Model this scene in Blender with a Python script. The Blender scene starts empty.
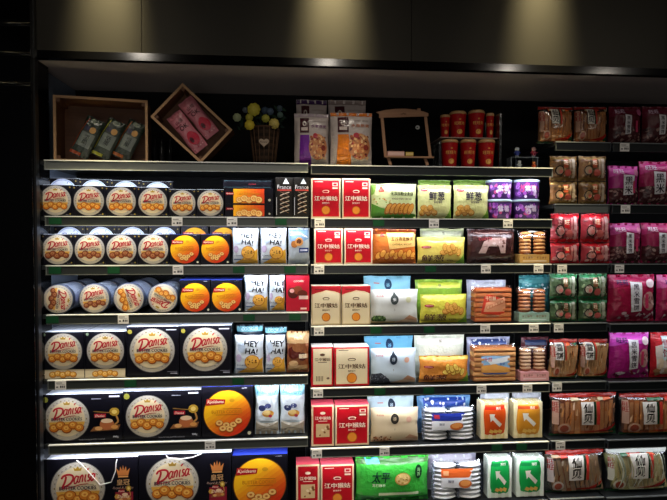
import bpy, bmesh, math, random
from mathutils import Vector, Matrix, noise
from math import sin, cos, pi, radians as rad
C = bpy.context.scene.collection
R = random.Random(7)

# ------------------------------------------------------------------ camera
D, CH, F = 2.467, 1.55, 520.0
YAW, PIT, ROL = rad(4.743), rad(1.724), rad(0.107)
fw = Vector((sin(YAW)*cos(PIT), cos(YAW)*cos(PIT), -sin(PIT)))
r0 = Vector((cos(YAW), -sin(YAW), 0)); u0 = r0.cross(fw)
rt = r0*cos(ROL)+u0*sin(ROL); up = -r0*sin(ROL)+u0*cos(ROL)
cd = bpy.data.cameras.new('camera'); cam = bpy.data.objects.new('camera', cd); C.objects.link(cam)
cd.sensor_width = 36; cd.lens = F/667*36; cd.clip_start = .05
cam.matrix_world = Matrix(((rt.x, up.x, -fw.x, 0), (rt.y, up.y, -fw.y, -D), (rt.z, up.z, -fw.z, CH), (0, 0, 0, 1)))
bpy.context.scene.camera = cam

def P(px, py, Y=0.0):
    """a point of the photograph put on the plane at depth Y"""
    d = rt*((px-333.5)/F)+up*((250-py)/F)+fw
    t = (Y+D)/d.y
    return d.x*t, CH+d.z*t

# ------------------------------------------------------------------ materials
def lin(h):
    h = h.lstrip('#'); o = []
    for i in (0, 2, 4):
        c = int(h[i:i+2], 16)/255
        o.append(c/12.92 if c <= .04045 else ((c+.055)/1.055)**2.4)
    return (*o, 1)
_m = {}
FIN = {'chalk': (.9, .02, 0, 0), 'card': (.36, .16, 0, 0), 'film': (.22, .5, 1, 42), 'gloss': (.12, .5, 0, 0), 'matte': (.75, .2, 0, 0), 'paper': (.6, .25, .12, 60),
       'plastic': (.3, .5, 0, 0), 'food': (.6, .3, .5, 160), 'metal': (.3, .5, 0, 0)}
def M(col, fin='card'):
    k = (col, fin)
    if k in _m: return _m[k]
    m = bpy.data.materials.new(fin+'_'+col.strip('#')); m.use_nodes = True
    nt = m.node_tree; b = nt.nodes['Principled BSDF']; r, s, bs, sc = FIN[fin]
    b.inputs['Base Color'].default_value = lin(col); b.inputs['Roughness'].default_value = r
    b.inputs['Specular IOR Level'].default_value = s
    if fin == 'metal': b.inputs['Metallic'].default_value = 1
    if bs:
        tc = nt.nodes.new('ShaderNodeTexCoord'); n = nt.nodes.new('ShaderNodeTexNoise'); bp = nt.nodes.new('ShaderNodeBump')
        n.inputs['Scale'].default_value = sc; n.inputs['Detail'].default_value = 3
        bp.inputs['Strength'].default_value = bs; bp.inputs['Distance'].default_value = .006
        nt.links.new(tc.outputs['Object'], n.inputs['Vector']); nt.links.new(n.outputs[0], bp.inputs['Height'])
        nt.links.new(bp.outputs[0], b.inputs['Normal'])
    _m[k] = m; return m
def film_mat(tint='#ffffff', name='clear_film', fac=.13):
    k = (name, tint)
    if k in _m: return _m[k]
    m = bpy.data.materials.new(name); m.use_nodes = True; nt = m.node_tree; nt.nodes.clear()
    o = nt.nodes.new('ShaderNodeOutputMaterial'); mx = nt.nodes.new('ShaderNodeMixShader'); t = nt.nodes.new('ShaderNodeBsdfTransparent')
    g = nt.nodes.new('ShaderNodeBsdfGlossy'); g.inputs['Roughness'].default_value = .16; t.inputs[0].default_value = lin(tint)
    tc = nt.nodes.new('ShaderNodeTexCoord'); n = nt.nodes.new('ShaderNodeTexNoise'); bp = nt.nodes.new('ShaderNodeBump')
    n.inputs['Scale'].default_value = 32; n.inputs['Detail'].default_value = 3; bp.inputs['Strength'].default_value = .7; bp.inputs['Distance'].default_value = .006
    nt.links.new(tc.outputs['Object'], n.inputs['Vector']); nt.links.new(n.outputs[0], bp.inputs['Height']); nt.links.new(bp.outputs[0], g.inputs['Normal'])
    mx.inputs[0].default_value = fac
    nt.links.new(t.outputs[0], mx.inputs[1]); nt.links.new(g.outputs[0], mx.inputs[2]); nt.links.new(mx.outputs[0], o.inputs[0])
    _m[k] = m; return m
def wood(c1='#8a5a34', c2='#a97646'):
    k = ('wood', c1)
    if k in _m: return _m[k]
    m = bpy.data.materials.new('wood'); m.use_nodes = True; nt = m.node_tree; b = nt.nodes['Principled BSDF']; b.inputs['Roughness'].default_value = .6
    tc = nt.nodes.new('ShaderNodeTexCoord'); mp = nt.nodes.new('ShaderNodeMapping'); mp.inputs['Scale'].default_value = (2, 20, 30)
    n = nt.nodes.new('ShaderNodeTexNoise'); n.inputs['Scale'].default_value = 4; n.inputs['Detail'].default_value = 5
    r = nt.nodes.new('ShaderNodeValToRGB'); r.color_ramp.elements[0].color = lin(c1); r.color_ramp.elements[1].color = lin(c2)
    nt.links.new(tc.outputs['Object'], mp.inputs[0]); nt.links.new(mp.outputs[0], n.inputs[0]); nt.links.new(n.outputs[0], r.inputs[0]); nt.links.new(r.outputs[0], b.inputs['Base Color'])
    _m[k] = m; return m
def emat(col, st, name):
    m = bpy.data.materials.new(name); m.use_nodes = True; b = m.node_tree.nodes['Principled BSDF']
    b.inputs['Emission Color'].default_value = lin(col); b.inputs['Emission Strength'].default_value = st; return m

# ------------------------------------------------------------------ mesh builder
class MB:
    def __init__(s): s.v = []; s.f = []; s.m = []; s.mats = []; s.sm = []
    def mi(s, m):
        if m not in s.mats: s.mats.append(m)
        return s.mats.index(m)
    def add(s, vs, fs, m, smooth=False):
        o = len(s.v); i = s.mi(m); s.v += [tuple(v) for v in vs]
        for f in fs: s.f.append([o+k for k in f]); s.m.append(i); s.sm.append(smooth)
    def box(s, x0, x1, y0, y1, z0, z1, m, mt=None, ms=None):
        vs = [(x, y, z) for z in (z0, z1) for y in (y0, y1) for x in (x0, x1)]
        s.add(vs, [(0, 1, 5, 4), (3, 2, 6, 7), (0, 2, 3, 1)], m)
        s.add(vs, [(4, 5, 7, 6)], mt or m); s.add(vs, [(2, 0, 4, 6), (1, 3, 7, 5)], ms or m)
    def obox(s, c, ax, ay, az, m):
        c, ax, ay, az = map(Vector, (c, ax, ay, az))
        vs = [c+ax*i+ay*j+az*k for k in (-1, 1) for j in (-1, 1) for i in (-1, 1)]
        s.add(vs, [(0, 1, 5, 4), (3, 2, 6, 7), (0, 2, 3, 1), (4, 5, 7, 6), (2, 0, 4, 6), (1, 3, 7, 5)], m)
    def lathe(s, prof, m, n=28, axis='z', c=(0, 0, 0), smooth=True, cap=True):
        vs = []
        for r, h in prof:
            for k in range(n):
                a = 2*pi*k/n
                p = (r*cos(a), r*sin(a), h) if axis == 'z' else (r*cos(a), h, r*sin(a))
                vs.append((c[0]+p[0], c[1]+p[1], c[2]+p[2]))
        fs = []
        for j in range(len(prof)-1):
            for k in range(n):
                a, b = j*n+k, j*n+(k+1) % n
                q = (a, b, b+n, a+n); fs.append(q if axis == 'z' else q[::-1])
        s.add(vs, fs, m, smooth)
        if cap:
            L = (len(prof)-1)*n
            for st, rev in ((0, 1), (L, 0)):
                q = [st+k for k in range(n)]
                if rev: q = q[::-1]
                s.add([vs[k] for k in q], [tuple(range(n))], m)
    def tube(s, pts, r, m, n=7):
        pts = [Vector(p) for p in pts]; vs = []; 
        for i, p in enumerate(pts):
            t = (pts[min(i+1, len(pts)-1)]-pts[max(i-1, 0)]).normalized()
            a = t.cross(Vector((.1, 1, .3))).normalized(); b = t.cross(a)
            rr = r[i] if isinstance(r, (list, tuple)) else r
            for k in range(n): vs.append(p+a*rr*cos(2*pi*k/n)+b*rr*sin(2*pi*k/n))
        fs = [(j*n+k, j*n+(k+1) % n, (j+1)*n+(k+1) % n, (j+1)*n+k) for j in range(len(pts)-1) for k in range(n)]
        s.add(vs, fs+[tuple(range(n))[::-1], tuple((len(pts)-1)*n+k for k in range(n))], m, True)
    def ball(s, c, r, m, n=10, sq=(1, 1, 1), jit=0):
        vs = []; 
        for j in range(n//2+1):
            a = pi*j/(n//2)
            for k in range(n):
                b = 2*pi*k/n; q = 1+(noise.noise(Vector((a*2, b*2, c[0]*90)))*jit if jit else 0)
                vs.append((c[0]+r*sq[0]*q*sin(a)*cos(b), c[1]+r*sq[1]*q*sin(a)*sin(b), c[2]+r*sq[2]*q*cos(a)))
        s.add(vs, [(j*n+k, (j+1)*n+k, (j+1)*n+(k+1) % n, j*n+(k+1) % n) for j in range(n//2) for k in range(n)], m, True)
    def obj(s, name, parent=None, loc=None, rot=None):
        me = bpy.data.meshes.new(name); me.from_pydata(s.v, [], s.f)
        for m in s.mats: me.materials.append(m)
        me.polygons.foreach_set('material_index', s.m); me.polygons.foreach_set('use_smooth', s.sm); me.update()
        o = bpy.data.objects.new(name, me); C.objects.link(o)
        if parent: o.parent = parent
        if loc: o.location = loc
        if rot: o.rotation_euler = rot
        return o
def empty(name, loc=(0, 0, 0), rot=(0, 0, 0)):
    o = bpy.data.objects.new(name, None); o.empty_display_size = .05; C.objects.link(o); o.location = loc; o.rotation_euler = rot; return o
def tag(o, label, cat, group=None):
    o['label'] = label; o['category'] = cat
    if group: o['group'] = group
    return o
def struct(o): o['kind'] = 'structure'; return o

# ------------------------------------------------------------------ printed artwork (flat ink on a face, metres)
_tx = {}
def textmesh(s, bold):
    k = (s, bold)
    if k not in _tx:
        cu = bpy.data.curves.new('lettering', 'FONT'); cu.body = s; cu.size = 1; cu.resolution_u = 2; cu.offset = bold; cu.align_x = 'CENTER'
        ob = bpy.data.objects.new('lettering', cu); C.objects.link(ob)
        me = bpy.data.meshes.new_from_object(ob.evaluated_get(bpy.context.evaluated_depsgraph_get()))
        vs = [(v.co.x, v.co.y) for v in me.vertices]; fs = [tuple(p.vertices) for p in me.polygons]
        bpy.data.objects.remove(ob); bpy.data.curves.remove(cu); bpy.data.meshes.remove(me)
        xs = [v[0] for v in vs]; ys = [v[1] for v in vs]; x0, x1, y0, y1 = min(xs), max(xs), min(ys), max(ys)
        vs = [((x-(x0+x1)/2)/(y1-y0), (y-(y0+y1)/2)/(y1-y0)) for x, y in vs]
        fs = [f if sum(vs[f[i]][0]*vs[f[(i+1) % len(f)]][1]-vs[f[(i+1) % len(f)]][0]*vs[f[i]][1] for i in range(len(f))) > 0 else f[::-1] for f in fs]
        _tx[k] = (vs, fs, (x1-x0)/(y1-y0))
    return _tx[k]
EPS = .00007
class Art:
    def __init__(s, fin='card'): s.it = []; s.l = 1; s.fin = fin
    def put(s, vs, fs, col, fin=None): s.it.append((vs, fs, M(col, fin or s.fin), s.l*EPS)); s.l += 1
    def poly(s, pts, col, fin=None):
        a = sum(pts[i][0]*pts[(i+1) % len(pts)][1]-pts[(i+1) % len(pts)][0]*pts[i][1] for i in range(len(pts)))
        if a < 0: pts = pts[::-1]
        s.put(list(pts), [tuple(range(len(pts)))], col, fin)
    def rect(s, x0, x1, y0, y1, col, fin=None): s.poly([(x0, y0), (x1, y0), (x1, y1), (x0, y1)], col, fin)
    def ell(s, cx, cy, rx, ry, col, n=28, rot=0, fin=None):
        c, q = cos(rot), sin(rot)
        s.poly([(cx+rx*cos(2*pi*i/n)*c-ry*sin(2*pi*i/n)*q, cy+rx*cos(2*pi*i/n)*q+ry*sin(2*pi*i/n)*c) for i in range(n)], col, fin)
    def ring(s, cx, cy, r, w, col, n=28):
        vs = [(cx+q*cos(2*pi*i/n), cy+q*sin(2*pi*i/n)) for q in (r, r-w) for i in range(n)]
        s.put(vs, [(i, (i+1) % n, n+(i+1) % n, n+i) for i in range(n)], col)
    def stroke(s, pts, w, col, sm=4):
        if sm and len(pts) > 2:
            q = []; P_ = [pts[0]]+list(pts)+[pts[-1]]
            for i in range(1, len(P_)-2):
                for k in range(sm):
                    t = k/sm; a, b, c, d = P_[i-1], P_[i], P_[i+1], P_[i+2]
                    q.append(tuple(.5*(2*b[j]+(c[j]-a[j])*t+(2*a[j]-5*b[j]+4*c[j]-d[j])*t*t+(3*b[j]-a[j]-3*c[j]+d[j])*t**3) for j in (0, 1)))
            pts = q+[pts[-1]]
        vs = []; n = len(pts)
        for i in range(n):
            a, b = pts[max(i-1, 0)], pts[min(i+1, n-1)]; dx, dy = b[0]-a[0], b[1]-a[1]; L = math.hypot(dx, dy) or 1
            ww = w/2*(1 if 0 < i < n-1 else .5)
            vs += [(pts[i][0]-dy/L*ww, pts[i][1]+dx/L*ww), (pts[i][0]+dy/L*ww, pts[i][1]-dx/L*ww)]
        s.put(vs, [(2*i+1, 2*i+3, 2*i+2, 2*i) for i in range(n-1)], col)
    def text(s, t, cx, cy, h, col, w=None, shear=0, rot=0, bold=.015, vert=False):
        if vert:
            n = len(t); hh = h/n
            for i, ch in enumerate(t): s.text(ch, cx, cy+h/2-hh*(i+.5), hh*.88, col, w=w, bold=bold)
            return
        vs, fs, asp = textmesh(t, 0); sx = w/asp if w else h; c, q = cos(rot), sin(rot); o = []
        for x, y in vs:
            X, Y = (x+y*shear)*sx, y*h; o.append((cx+X*c-Y*q, cy+X*q+Y*c))
        k = bold*h*1.1
        for dx, dy in (((-k, -k*.6), (k, k*.6)) if k else ((0, 0),)): s.put([(x+dx, y+dy) for x, y in o], fs, col)
    def swap(s, cx, cy, ang, f):
        """run f, then turn what it drew about a point"""
        n = len(s.it); f(); c, q = cos(ang), sin(ang)
        for i in range(n, len(s.it)):
            vs, fs, m, z = s.it[i]; s.it[i] = ([(cx+(x-cx)*c-(y-cy)*q, cy+(x-cx)*q+(y-cy)*c) for x, y in vs], fs, m, z)

def stamp(mb, art, fn):
    for vs, fs, m, z in art.it: mb.add([fn(x, y, z) for x, y in vs], fs, m, False)
def cut(vs, fs, us, vv):
    bm = bmesh.new(); bv = [bm.verts.new((x, y, 0)) for x, y in vs]
    for f in fs:
        try: bm.faces.new([bv[i] for i in f])
        except ValueError: pass
    xs = [x for x, y in vs]; ys = [y for x, y in vs]
    for ax, arr, lo, hi in ((0, us, min(xs), max(xs)), (1, vv, min(ys), max(ys))):
        for c in arr:
            if lo < c < hi:
                co = [0, 0, 0]; no = [0, 0, 0]; co[ax] = c; no[ax] = 1
                bmesh.ops.bisect_plane(bm, geom=bm.verts[:]+bm.edges[:]+bm.faces[:], dist=1e-7, plane_co=co, plane_no=no)
    bm.verts.index_update(); o = [(v.co.x, v.co.y) for v in bm.verts]; g = [tuple(v.index for v in f.verts) for f in bm.faces]; bm.free(); return o, g

SCRIPT = [[(.13, .52), (.13, .36), (.10, .18), (.06, .04)], [(.0, .42), (.05, .54), (.18, .58), (.31, .52), (.36, .36), (.30, .17), (.16, .05), (.03, .03)],
          [(.51, .27), (.45, .31), (.40, .24), (.41, .14), (.46, .13), (.51, .22)], [(.52, .31), (.50, .18), (.55, .13)],
          [(.57, .30), (.57, .22), (.56, .13)], [(.57, .22), (.61, .31), (.65, .28), (.645, .13)], [(.735, .32), (.72, .20), (.75, .12)], [(.74, .40), (.765, .43), (.79, .46)],
          [(.875, .30), (.82, .30), (.82, .24), (.865, .20), (.845, .14), (.79, .15)], [(1.0, .27), (.95, .31), (.905, .24), (.915, .14), (.96, .14), (1.0, .22)], [(1.015, .31), (1.0, .18), (1.06, .14)],
          [(-.02, .0), (.3, -.01), (.62, .035), (.85, .02)]]
def danisa_word(A, cx, cy, w, col='#b5202c', rot=.14):
    k = w/1.06; c, q = cos(rot), sin(rot)
    for st in SCRIPT:
        pts = []
        for x, y in st:
            y = (y-.02)*.66 if st in SCRIPT[:2] else .07+(y-.13)*1.2 if st is not SCRIPT[-1] else y-.03
            X, Y = (x-.56+y*.28)*k, (y-.18)*k; pts.append((cx+X*c-Y*q, cy+X*q+Y*c))
        A.stroke(pts, w*(.06 if st in SCRIPT[:2] else .042 if st is not SCRIPT[-1] else .025), col, 4)
def cookies(A, cx, cy, W, H, n=6, pal=('#9c5a18', '#dc9a3c', '#f2cd80'), seed=1):
    r = random.Random(seed); rr = W/n*.82
    for i in range(n):
        x = cx-W/2+W*(i+.5)/n; y = cy+H*.25*(1 if i % 2 else -1)-abs(i-(n-1)/2)*-.06*H
        a = rr*r.uniform(.85, 1.1)
        A.ell(x, y, a, a*.9, pal[0], 12); A.ell(x-.04*a, y+.06*a, a*.86, a*.76, pal[1], 12); A.ell(x-.12*a, y+.16*a, a*.5, a*.4, pal[2], 10); A.ell(x-.1*a, y+.12*a, a*.2, a*.16, pal[1], 8)
CHOC = ('#5a2514', '#8d4a2a', '#b97a50')
def danisa(A, cx, cy, r, choc=False, seed=1, pale=False):
    if pale:
        A.ell(cx, cy, r, r, '#c8d4ea', 36); A.ell(cx, cy, r*.86, r*.86, '#e4ecf8', 36); A.ring(cx, cy, r*.93, r*.02, '#5c70a8', 36); danisa_word(A, cx, cy+.34*r, r*1.3, '#7080b0'); return
    A.ell(cx, cy, r, r, '#77726e', 44); A.ell(cx, cy, r*.97, r*.97, '#b9b0a0', 44); A.ring(cx, cy, r*.93, r*.015, '#9a9284', 44)
    n = 30
    for i in range(n):
        a = 2*pi*i/n
        if -.95 < sin(a) : A.ell(cx+r*.86*cos(a), cy+r*.86*sin(a), r*.045, r*.025, '#8c8680' if i % 3 else '#7b6a3a', 6, a+1.57)
    A.ell(cx, cy, r*.8, r*.8, '#dcc9a2', 40)
    cr = [(-.12, .66), (.12, .66), (.16, .80), (.07, .74), (0, .84), (-.07, .74), (-.16, .80)]
    A.poly([(cx+x*r, cy+y*r) for x, y in cr], '#a8822c')
    A.poly([(cx-.8*r, cy-.12*r), (cx+.8*r, cy-.12*r), (cx+.68*r, cy-.5*r), (cx-.68*r, cy-.5*r)], '#e0a848')
    danisa_word(A, cx+.01*r, cy+.34*r, r*1.30)
    A.text('TRADITIONAL', cx+.34*r, cy+.13*r, r*.055, '#6a5a3a', bold=0)
    A.text('BUTTER COOKIES', cx, cy+.01*r, r*.14, '#24223a', w=r*1.34, bold=.03)
    cookies(A, cx, cy-.36*r, r*1.4, r*.28, 5, CHOC if choc else ('#8a3c10', '#d07c28', '#ecb458'), seed)
def mix(a, b, t):
    f = lambda h, i: int(h[1+2*i:3+2*i], 16)
    return '#%02x%02x%02x' % tuple(int(round(f(a, i)*(1-t)+f(b, i)*t)) for i in range(3))
def kjel(A, cx, cy, r, big=False):
    A.ell(cx, cy, r*1.03, r*1.03, '#7a4a18', 44)
    n = 12
    for i in range(n):
        t0, t1 = -1+2*i/n, -1+2*(i+1)/n; col = mix('#f4b81c', '#d2331a', max(0, min(1, (i/(n-1)-.25)*1.35)))
        pts = []; a0, a1 = math.acos(-t0) if abs(t0) <= 1 else 0, math.acos(-t1)
        for k in range(7): a = a0+(a1-a0)*k/6; pts.append((-cos(a), sin(a)))
        for k in range(7): a = a1+(a0-a1)*k/6; pts.append((-cos(a), -sin(a)))
        pts = [p for i_, p in enumerate(pts) if i_ == 0 or math.hypot(p[0]-pts[i_-1][0], p[1]-pts[i_-1][1]) > 1e-5]
        q = -.95; A.poly([(cx+r*(x*cos(q)-y*sin(q)), cy+r*(x*sin(q)+y*cos(q))) for x, y in pts], col)
    cx2 = cx-.5*r; A.poly([(cx2-.42*r, cy+.36*r), (cx2+.38*r, cy+.42*r), (cx2+.42*r, cy+.62*r), (cx2-.38*r, cy+.66*r)], '#a81c20')
    A.text('Kjeldsens', cx2, cy+.51*r, r*.17, '#f6e2c0', w=.68*r, shear=.25)
    A.text('BUTTER COOKIES', cx-.02*r, cy+.08*r, r*.14, '#c87818', w=1.3*r)
    A.rect(cx-.2*r, cx+.6*r, cy+.2*r, cy+.215*r, '#8a4a14'); A.rect(cx-.5*r, cx+.5*r, cy-.06*r, cy-.045*r, '#8a4a14')
    A.ell(cx+.2*r, cy+.58*r, .12*r, .08*r, '#d09020', 10)
    for i, (x, y) in enumerate(((-.35, -.42), (-.05, -.52), (.25, -.5), (.48, -.34), (.1, -.7), (-.2, -.66))):
        a = .17*r; A.ell(cx+x*r, cy+y*r, a, a*.85, '#a8501c', 12); A.ell(cx+x*r, cy+y*r+.02*r, a*.85, a*.68, '#eec070', 12); A.ell(cx+x*r, cy+y*r+.02*r, a*.35, a*.25, '#b8662a', 8)
def crown(A, cx, cy, w):
    A.poly([(cx+x*w, cy+y*w) for x, y in ((-.36, -.3), (.36, -.3), (.5, .28), (.26, .02), (.2, .4), (.06, .06), (0, .52), (-.06, .06), (-.2, .4), (-.26, .02), (-.5, .28))], '#b87038')
    A.rect(cx-.36*w, cx+.36*w, cy-.42*w, cy-.33*w, '#d89a58')
def plate(A, cx, cy, w, h):     # the serving picture: cup, biscuits and a rose
    A.poly([(cx-.5*w, cy-.34*h), (cx+.42*w, cy-.3*h), (cx+.5*w, cy-.12*h), (cx-.38*w, cy-.18*h)], '#8c5a34')
    A.ell(cx+.05*w, cy-.1*h, .24*w, .2*h, '#b8683c', 14); A.ell(cx+.05*w, cy+.02*h, .2*w, .08*h, '#eac8a0', 12)
    A.ell(cx-.22*w, cy-.24*h, .13*w, .07*h, '#e0a868', 10); A.ell(cx+.3*w, cy-.2*h, .12*w, .07*h, '#d89850', 10)
    A.rect(cx-.36*w, cx+.02*w, cy+.14*h, cy+.27*h, '#b02430'); A.text('Danisa', cx-.17*w, cy+.2*h, .08*h, '#f0d8c0', shear=.3)
    A.ell(cx+.3*w, cy+.33*h, .17*w, .15*h, '#b89030', 10); A.ell(cx+.3*w, cy+.33*h, .09*w, .08*h, '#e8cc70', 8)
    A.stroke([(cx+.36*w, cy+.2*h), (cx+.42*w, cy), (cx+.3*w, cy-.12*h)], .06*w, '#c08848'); A.stroke([(cx-.4*w, cy+.36*h), (cx, cy+.32*h), (cx+.2*w, cy+.3*h)], .03*w, '#8a6830')

# ------------------------------------------------------------------ generic products
def carton(name, w, h, d, col, art=None, top=None, side=None, fin='card', lip=True):
    b = MB(); A = Art(fin); b.box(-w/2, w/2, 0, d, 0, h, M(col, fin), M(top or col, fin), M(side or col, fin))
    if art: art(A, w, h)
    stamp(b, A, lambda x, y, z: (x-w/2, -z, y))
    if lip: b.box(-w/2+.001, w/2-.001, .004, d*.5, h, h+.0012, M(top or col, fin))   # tuck flap
    return b.obj(name)
def prof(u, v, seal):
    t = (v-seal)/(1-2*seal)
    if t <= 0 or t >= 1: return 0
    return max(0, 1-abs(2*u-1)**3)**.62*max(0, 1-abs(2*t-1)**4)**.55
def bagshape(w, h, T, seal, seed, crinkle):
    sd = Vector((seed*3.17, seed*1.31, seed*.77))
    def f(x, y, z):
        u, v = min(1, max(0, x/w)), min(1, max(0, y/h)); p = prof(u, v, seal)
        n = noise.noise(Vector((u*4, v*4, 0))+sd)*.6+noise.noise(Vector((u*9, v*6, 3))+sd)*.4
        ed = (1-p)**2
        c = T/2*p*(1+.12*noise.noise(Vector((u*2, v*2, 7))+sd))+crinkle*n*min(1, .3+p*1.2)+crinkle*.9*sin(u*26+seed)*ed*(.4+.6*abs(2*v-1))
        wx = (1-.045*p*abs(2*u-1)*0-.03*sin(pi*v)*1)
        return ((x-w/2)*wx+.003*noise.noise(Vector((v*5, seed, 0)))*(2*u-1), T/2-c-z, y+.004*noise.noise(Vector((u*3+seed, v, 5)))*v)
    return f
def onbag(fn, w, h, n=20):
    g = {}
    def q(i, j):
        if (i, j) not in g: g[i, j] = Vector(fn(w*i/n, h*j/n, 0))
        return g[i, j]
    def f(x, y, z):
        a, b = min(n-1e-6, max(0, x/w*n)), min(n-1e-6, max(0, y/h*n)); i, j = int(a), int(b); a -= i; b -= j
        p = q(i, j)*(1-a)*(1-b)+q(i+1, j)*a*(1-b)+q(i, j+1)*(1-a)*b+q(i+1, j+1)*a*b
        return (p.x, p.y-z, p.z)
    return f
def pillow(mb, w, h, T, mat, fn, nu=20, nv=20):
    us = [w*i/nu for i in range(nu+1)]; vs = [h*j/nv for j in range(nv+1)]
    fr = [fn(x, y, 0) for y in vs for x in us]
    bk = [(p[0], T-p[1]+.0006, p[2]) for p in fr]; N = nu+1
    F1 = [(j*N+i, j*N+i+1, (j+1)*N+i+1, (j+1)*N+i) for j in range(nv) for i in range(nu)]
    mb.add(fr, F1, mat, True); mb.add(bk, [f[::-1] for f in F1], mat, True)
def artbag(name, w, h, T, col, art, seed=1, seal=.05, crinkle=.0022, fin='film', parent=None, flatart=None):
    nu = nv = 20; fn = bagshape(w, h, T, seal, seed, crinkle); b = MB(); A = Art(fin); sf = onbag(fn, w, h)
    pillow(b, w, h, T, M(col, fin), fn); art(A, w, h)
    us = [w*i/nu for i in range(nu+1)]; vv = [h*j/nv for j in range(nv+1)]
    for vs, fs, m, z in A.it:
        vs = [(min(w*.995, max(w*.005, x)), min(h*.995, max(h*.005, y))) for x, y in vs]
        v2, f2 = cut(vs, fs, us, vv); b.add([sf(x, y, z*1.0+.002) for x, y in v2], f2, m, True)
    return b.obj(name, parent)
def clearbag(name, w, h, T, art, seed, fillf, seal=.05, crinkle=.003, fill_name='crackers', tint='#ffffff'):
    """a see-through bag: an Empty with the food, the clear film and the printing on it as parts"""
    e = empty(name); g = MB(); fillf(g, w, h, T); g.obj(fill_name, e)
    nu = nv = 20; fn = bagshape(w, h, T, seal, seed, crinkle); sf = onbag(fn, w, h); b = MB(); pillow(b, w, h, T, film_mat(tint), fn); b.obj('clear_wrapper', e)
    A = Art('film'); art(A, w, h); l = MB(); us = [w*i/nu for i in range(nu+1)]; vv = [h*j/nv for j in range(nv+1)]
    for vs, fs, m, z in A.it:
        vs = [(min(w*.995, max(w*.005, x)), min(h*.995, max(h*.005, y))) for x, y in vs]
        v2, f2 = cut(vs, fs, us, vv); l.add([sf(x, y, z+.002) for x, y in v2], f2, m, True)
    l.obj('printed_label', e); return e
def fleck(A, x0, x1, y0, y1, n, cols, s, seed=1, asp=1.0):
    r = random.Random(seed)
    for i in range(n): A.ell(r.uniform(x0, x1), r.uniform(y0, y1), s*r.uniform(.6, 1.2), s*asp*r.uniform(.5, 1), r.choice(cols), 7, r.uniform(0, 3))

# ------------------------------------------------------------------ shelves: heights of the fitted planes
Z = {k: CH+v for k, v in dict(a1=.333, a2=.079, a3=-.146, a4=-.372, a5=-.673, a6=-.974, a7=-1.36, b1=.326, b2=.075, b3=-.146, b4=-.44, b5=-.738, b6=-1.031, b7=-1.332,
     c1=.455, c2=.150, c3=-.147, c4=-.44, c5=-.735, c6=-1.03, c7=-1.325, d1=.455, d2=.149, d3=-.147, d4=-.447, d5=-.74, d6=-1.035, d7=-1.33).items()}
BX = {'a': (-1.11, .083), 'b': (.097, 1.283), 'c': (1.296, 1.578), 'd': (1.592, 2.75)}
BAYN = {'a': 'left bay', 'b': 'middle bay', 'c': 'narrow bay', 'd': 'right end bay'}
ORD = ['top', 'second', 'third', 'fourth', 'fifth', 'sixth', 'lowest']
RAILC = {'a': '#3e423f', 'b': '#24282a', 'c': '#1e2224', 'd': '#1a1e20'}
DEPTH = .46
X7 = P(290, 480, 0)[0]
def shelf(k):
    x0, x1 = BX[k[0]]; x1 = X7 if k == 'a7' else x1; x0 = X7+.015 if k == 'b7' else x0; z = Z[k]; e = empty('display_shelf', ((x0+x1)/2, 0, z)); hw = (x1-x0)/2
    tag(e, f'black metal display shelf with grey price rail, {ORD[int(k[1])-1]} one in {BAYN[k[0]]}', 'shelf', 'display shelves')
    b = MB(); xl = -hw-(.05 if k[0] == 'a' else .0); b.box(xl, hw, .006, DEPTH, -.018, -.0, M('#25282a', 'plastic')); b.obj('shelf_board', e)
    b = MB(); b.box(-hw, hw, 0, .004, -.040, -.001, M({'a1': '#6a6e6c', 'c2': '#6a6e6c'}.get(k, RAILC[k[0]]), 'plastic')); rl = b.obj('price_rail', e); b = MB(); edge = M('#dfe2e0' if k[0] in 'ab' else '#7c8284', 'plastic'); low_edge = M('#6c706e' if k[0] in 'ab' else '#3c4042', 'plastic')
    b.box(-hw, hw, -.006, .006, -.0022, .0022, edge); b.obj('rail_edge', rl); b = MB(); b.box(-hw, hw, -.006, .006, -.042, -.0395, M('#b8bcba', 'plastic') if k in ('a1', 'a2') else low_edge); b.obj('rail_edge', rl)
    for sx in (-1, 1): b = MB(); b.box(sx*(hw-.002)-.002, sx*(hw-.002)+.002, -.004, .005, -.038, -.003, low_edge); b.obj('rail_end', rl)
    b = MB(); b.box(-hw+.01, hw-.01, .008, .018, -.034, -.026, LED); b.obj('light_strip', e)
LED = emat('#dfeaff', 3, 'led_strip')
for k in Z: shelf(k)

# ------------------------------------------------------------------ placing
reg = []
def at(o_fn, k, x0, x1, yt, label, cat, group=None, Y=.025, short=None, tilt=0, yaw=0, d=None, dz=0, base=None, xr=None):
    """k: shelf. Build o_fn(w,h) at its size and stand it on the shelf (dz above it when it stands on another pack)."""
    zt = P((x0+x1)/2, yt, Y)[1]; z0 = Z[k]+.003+dz; ym = yt+15
    X0, X1 = P(x0, ym, Y)[0], P(x1, ym, Y)[0]
    w, h = X1-X0, zt-z0; w -= .0015
    o = o_fn(w, h); o.location = ((X0+X1)/2, Y, z0); o.rotation_euler = (tilt, 0, yaw)
    tag(o, label, cat, group); reg.append((k, (X0+X1)/2, short or cat)); return o
def where(k): return f'{ORD[int(k[1])-1]} shelf of {BAYN[k[0]]}'.replace('shelf of middle bay', 'shelf, middle bay')

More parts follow.
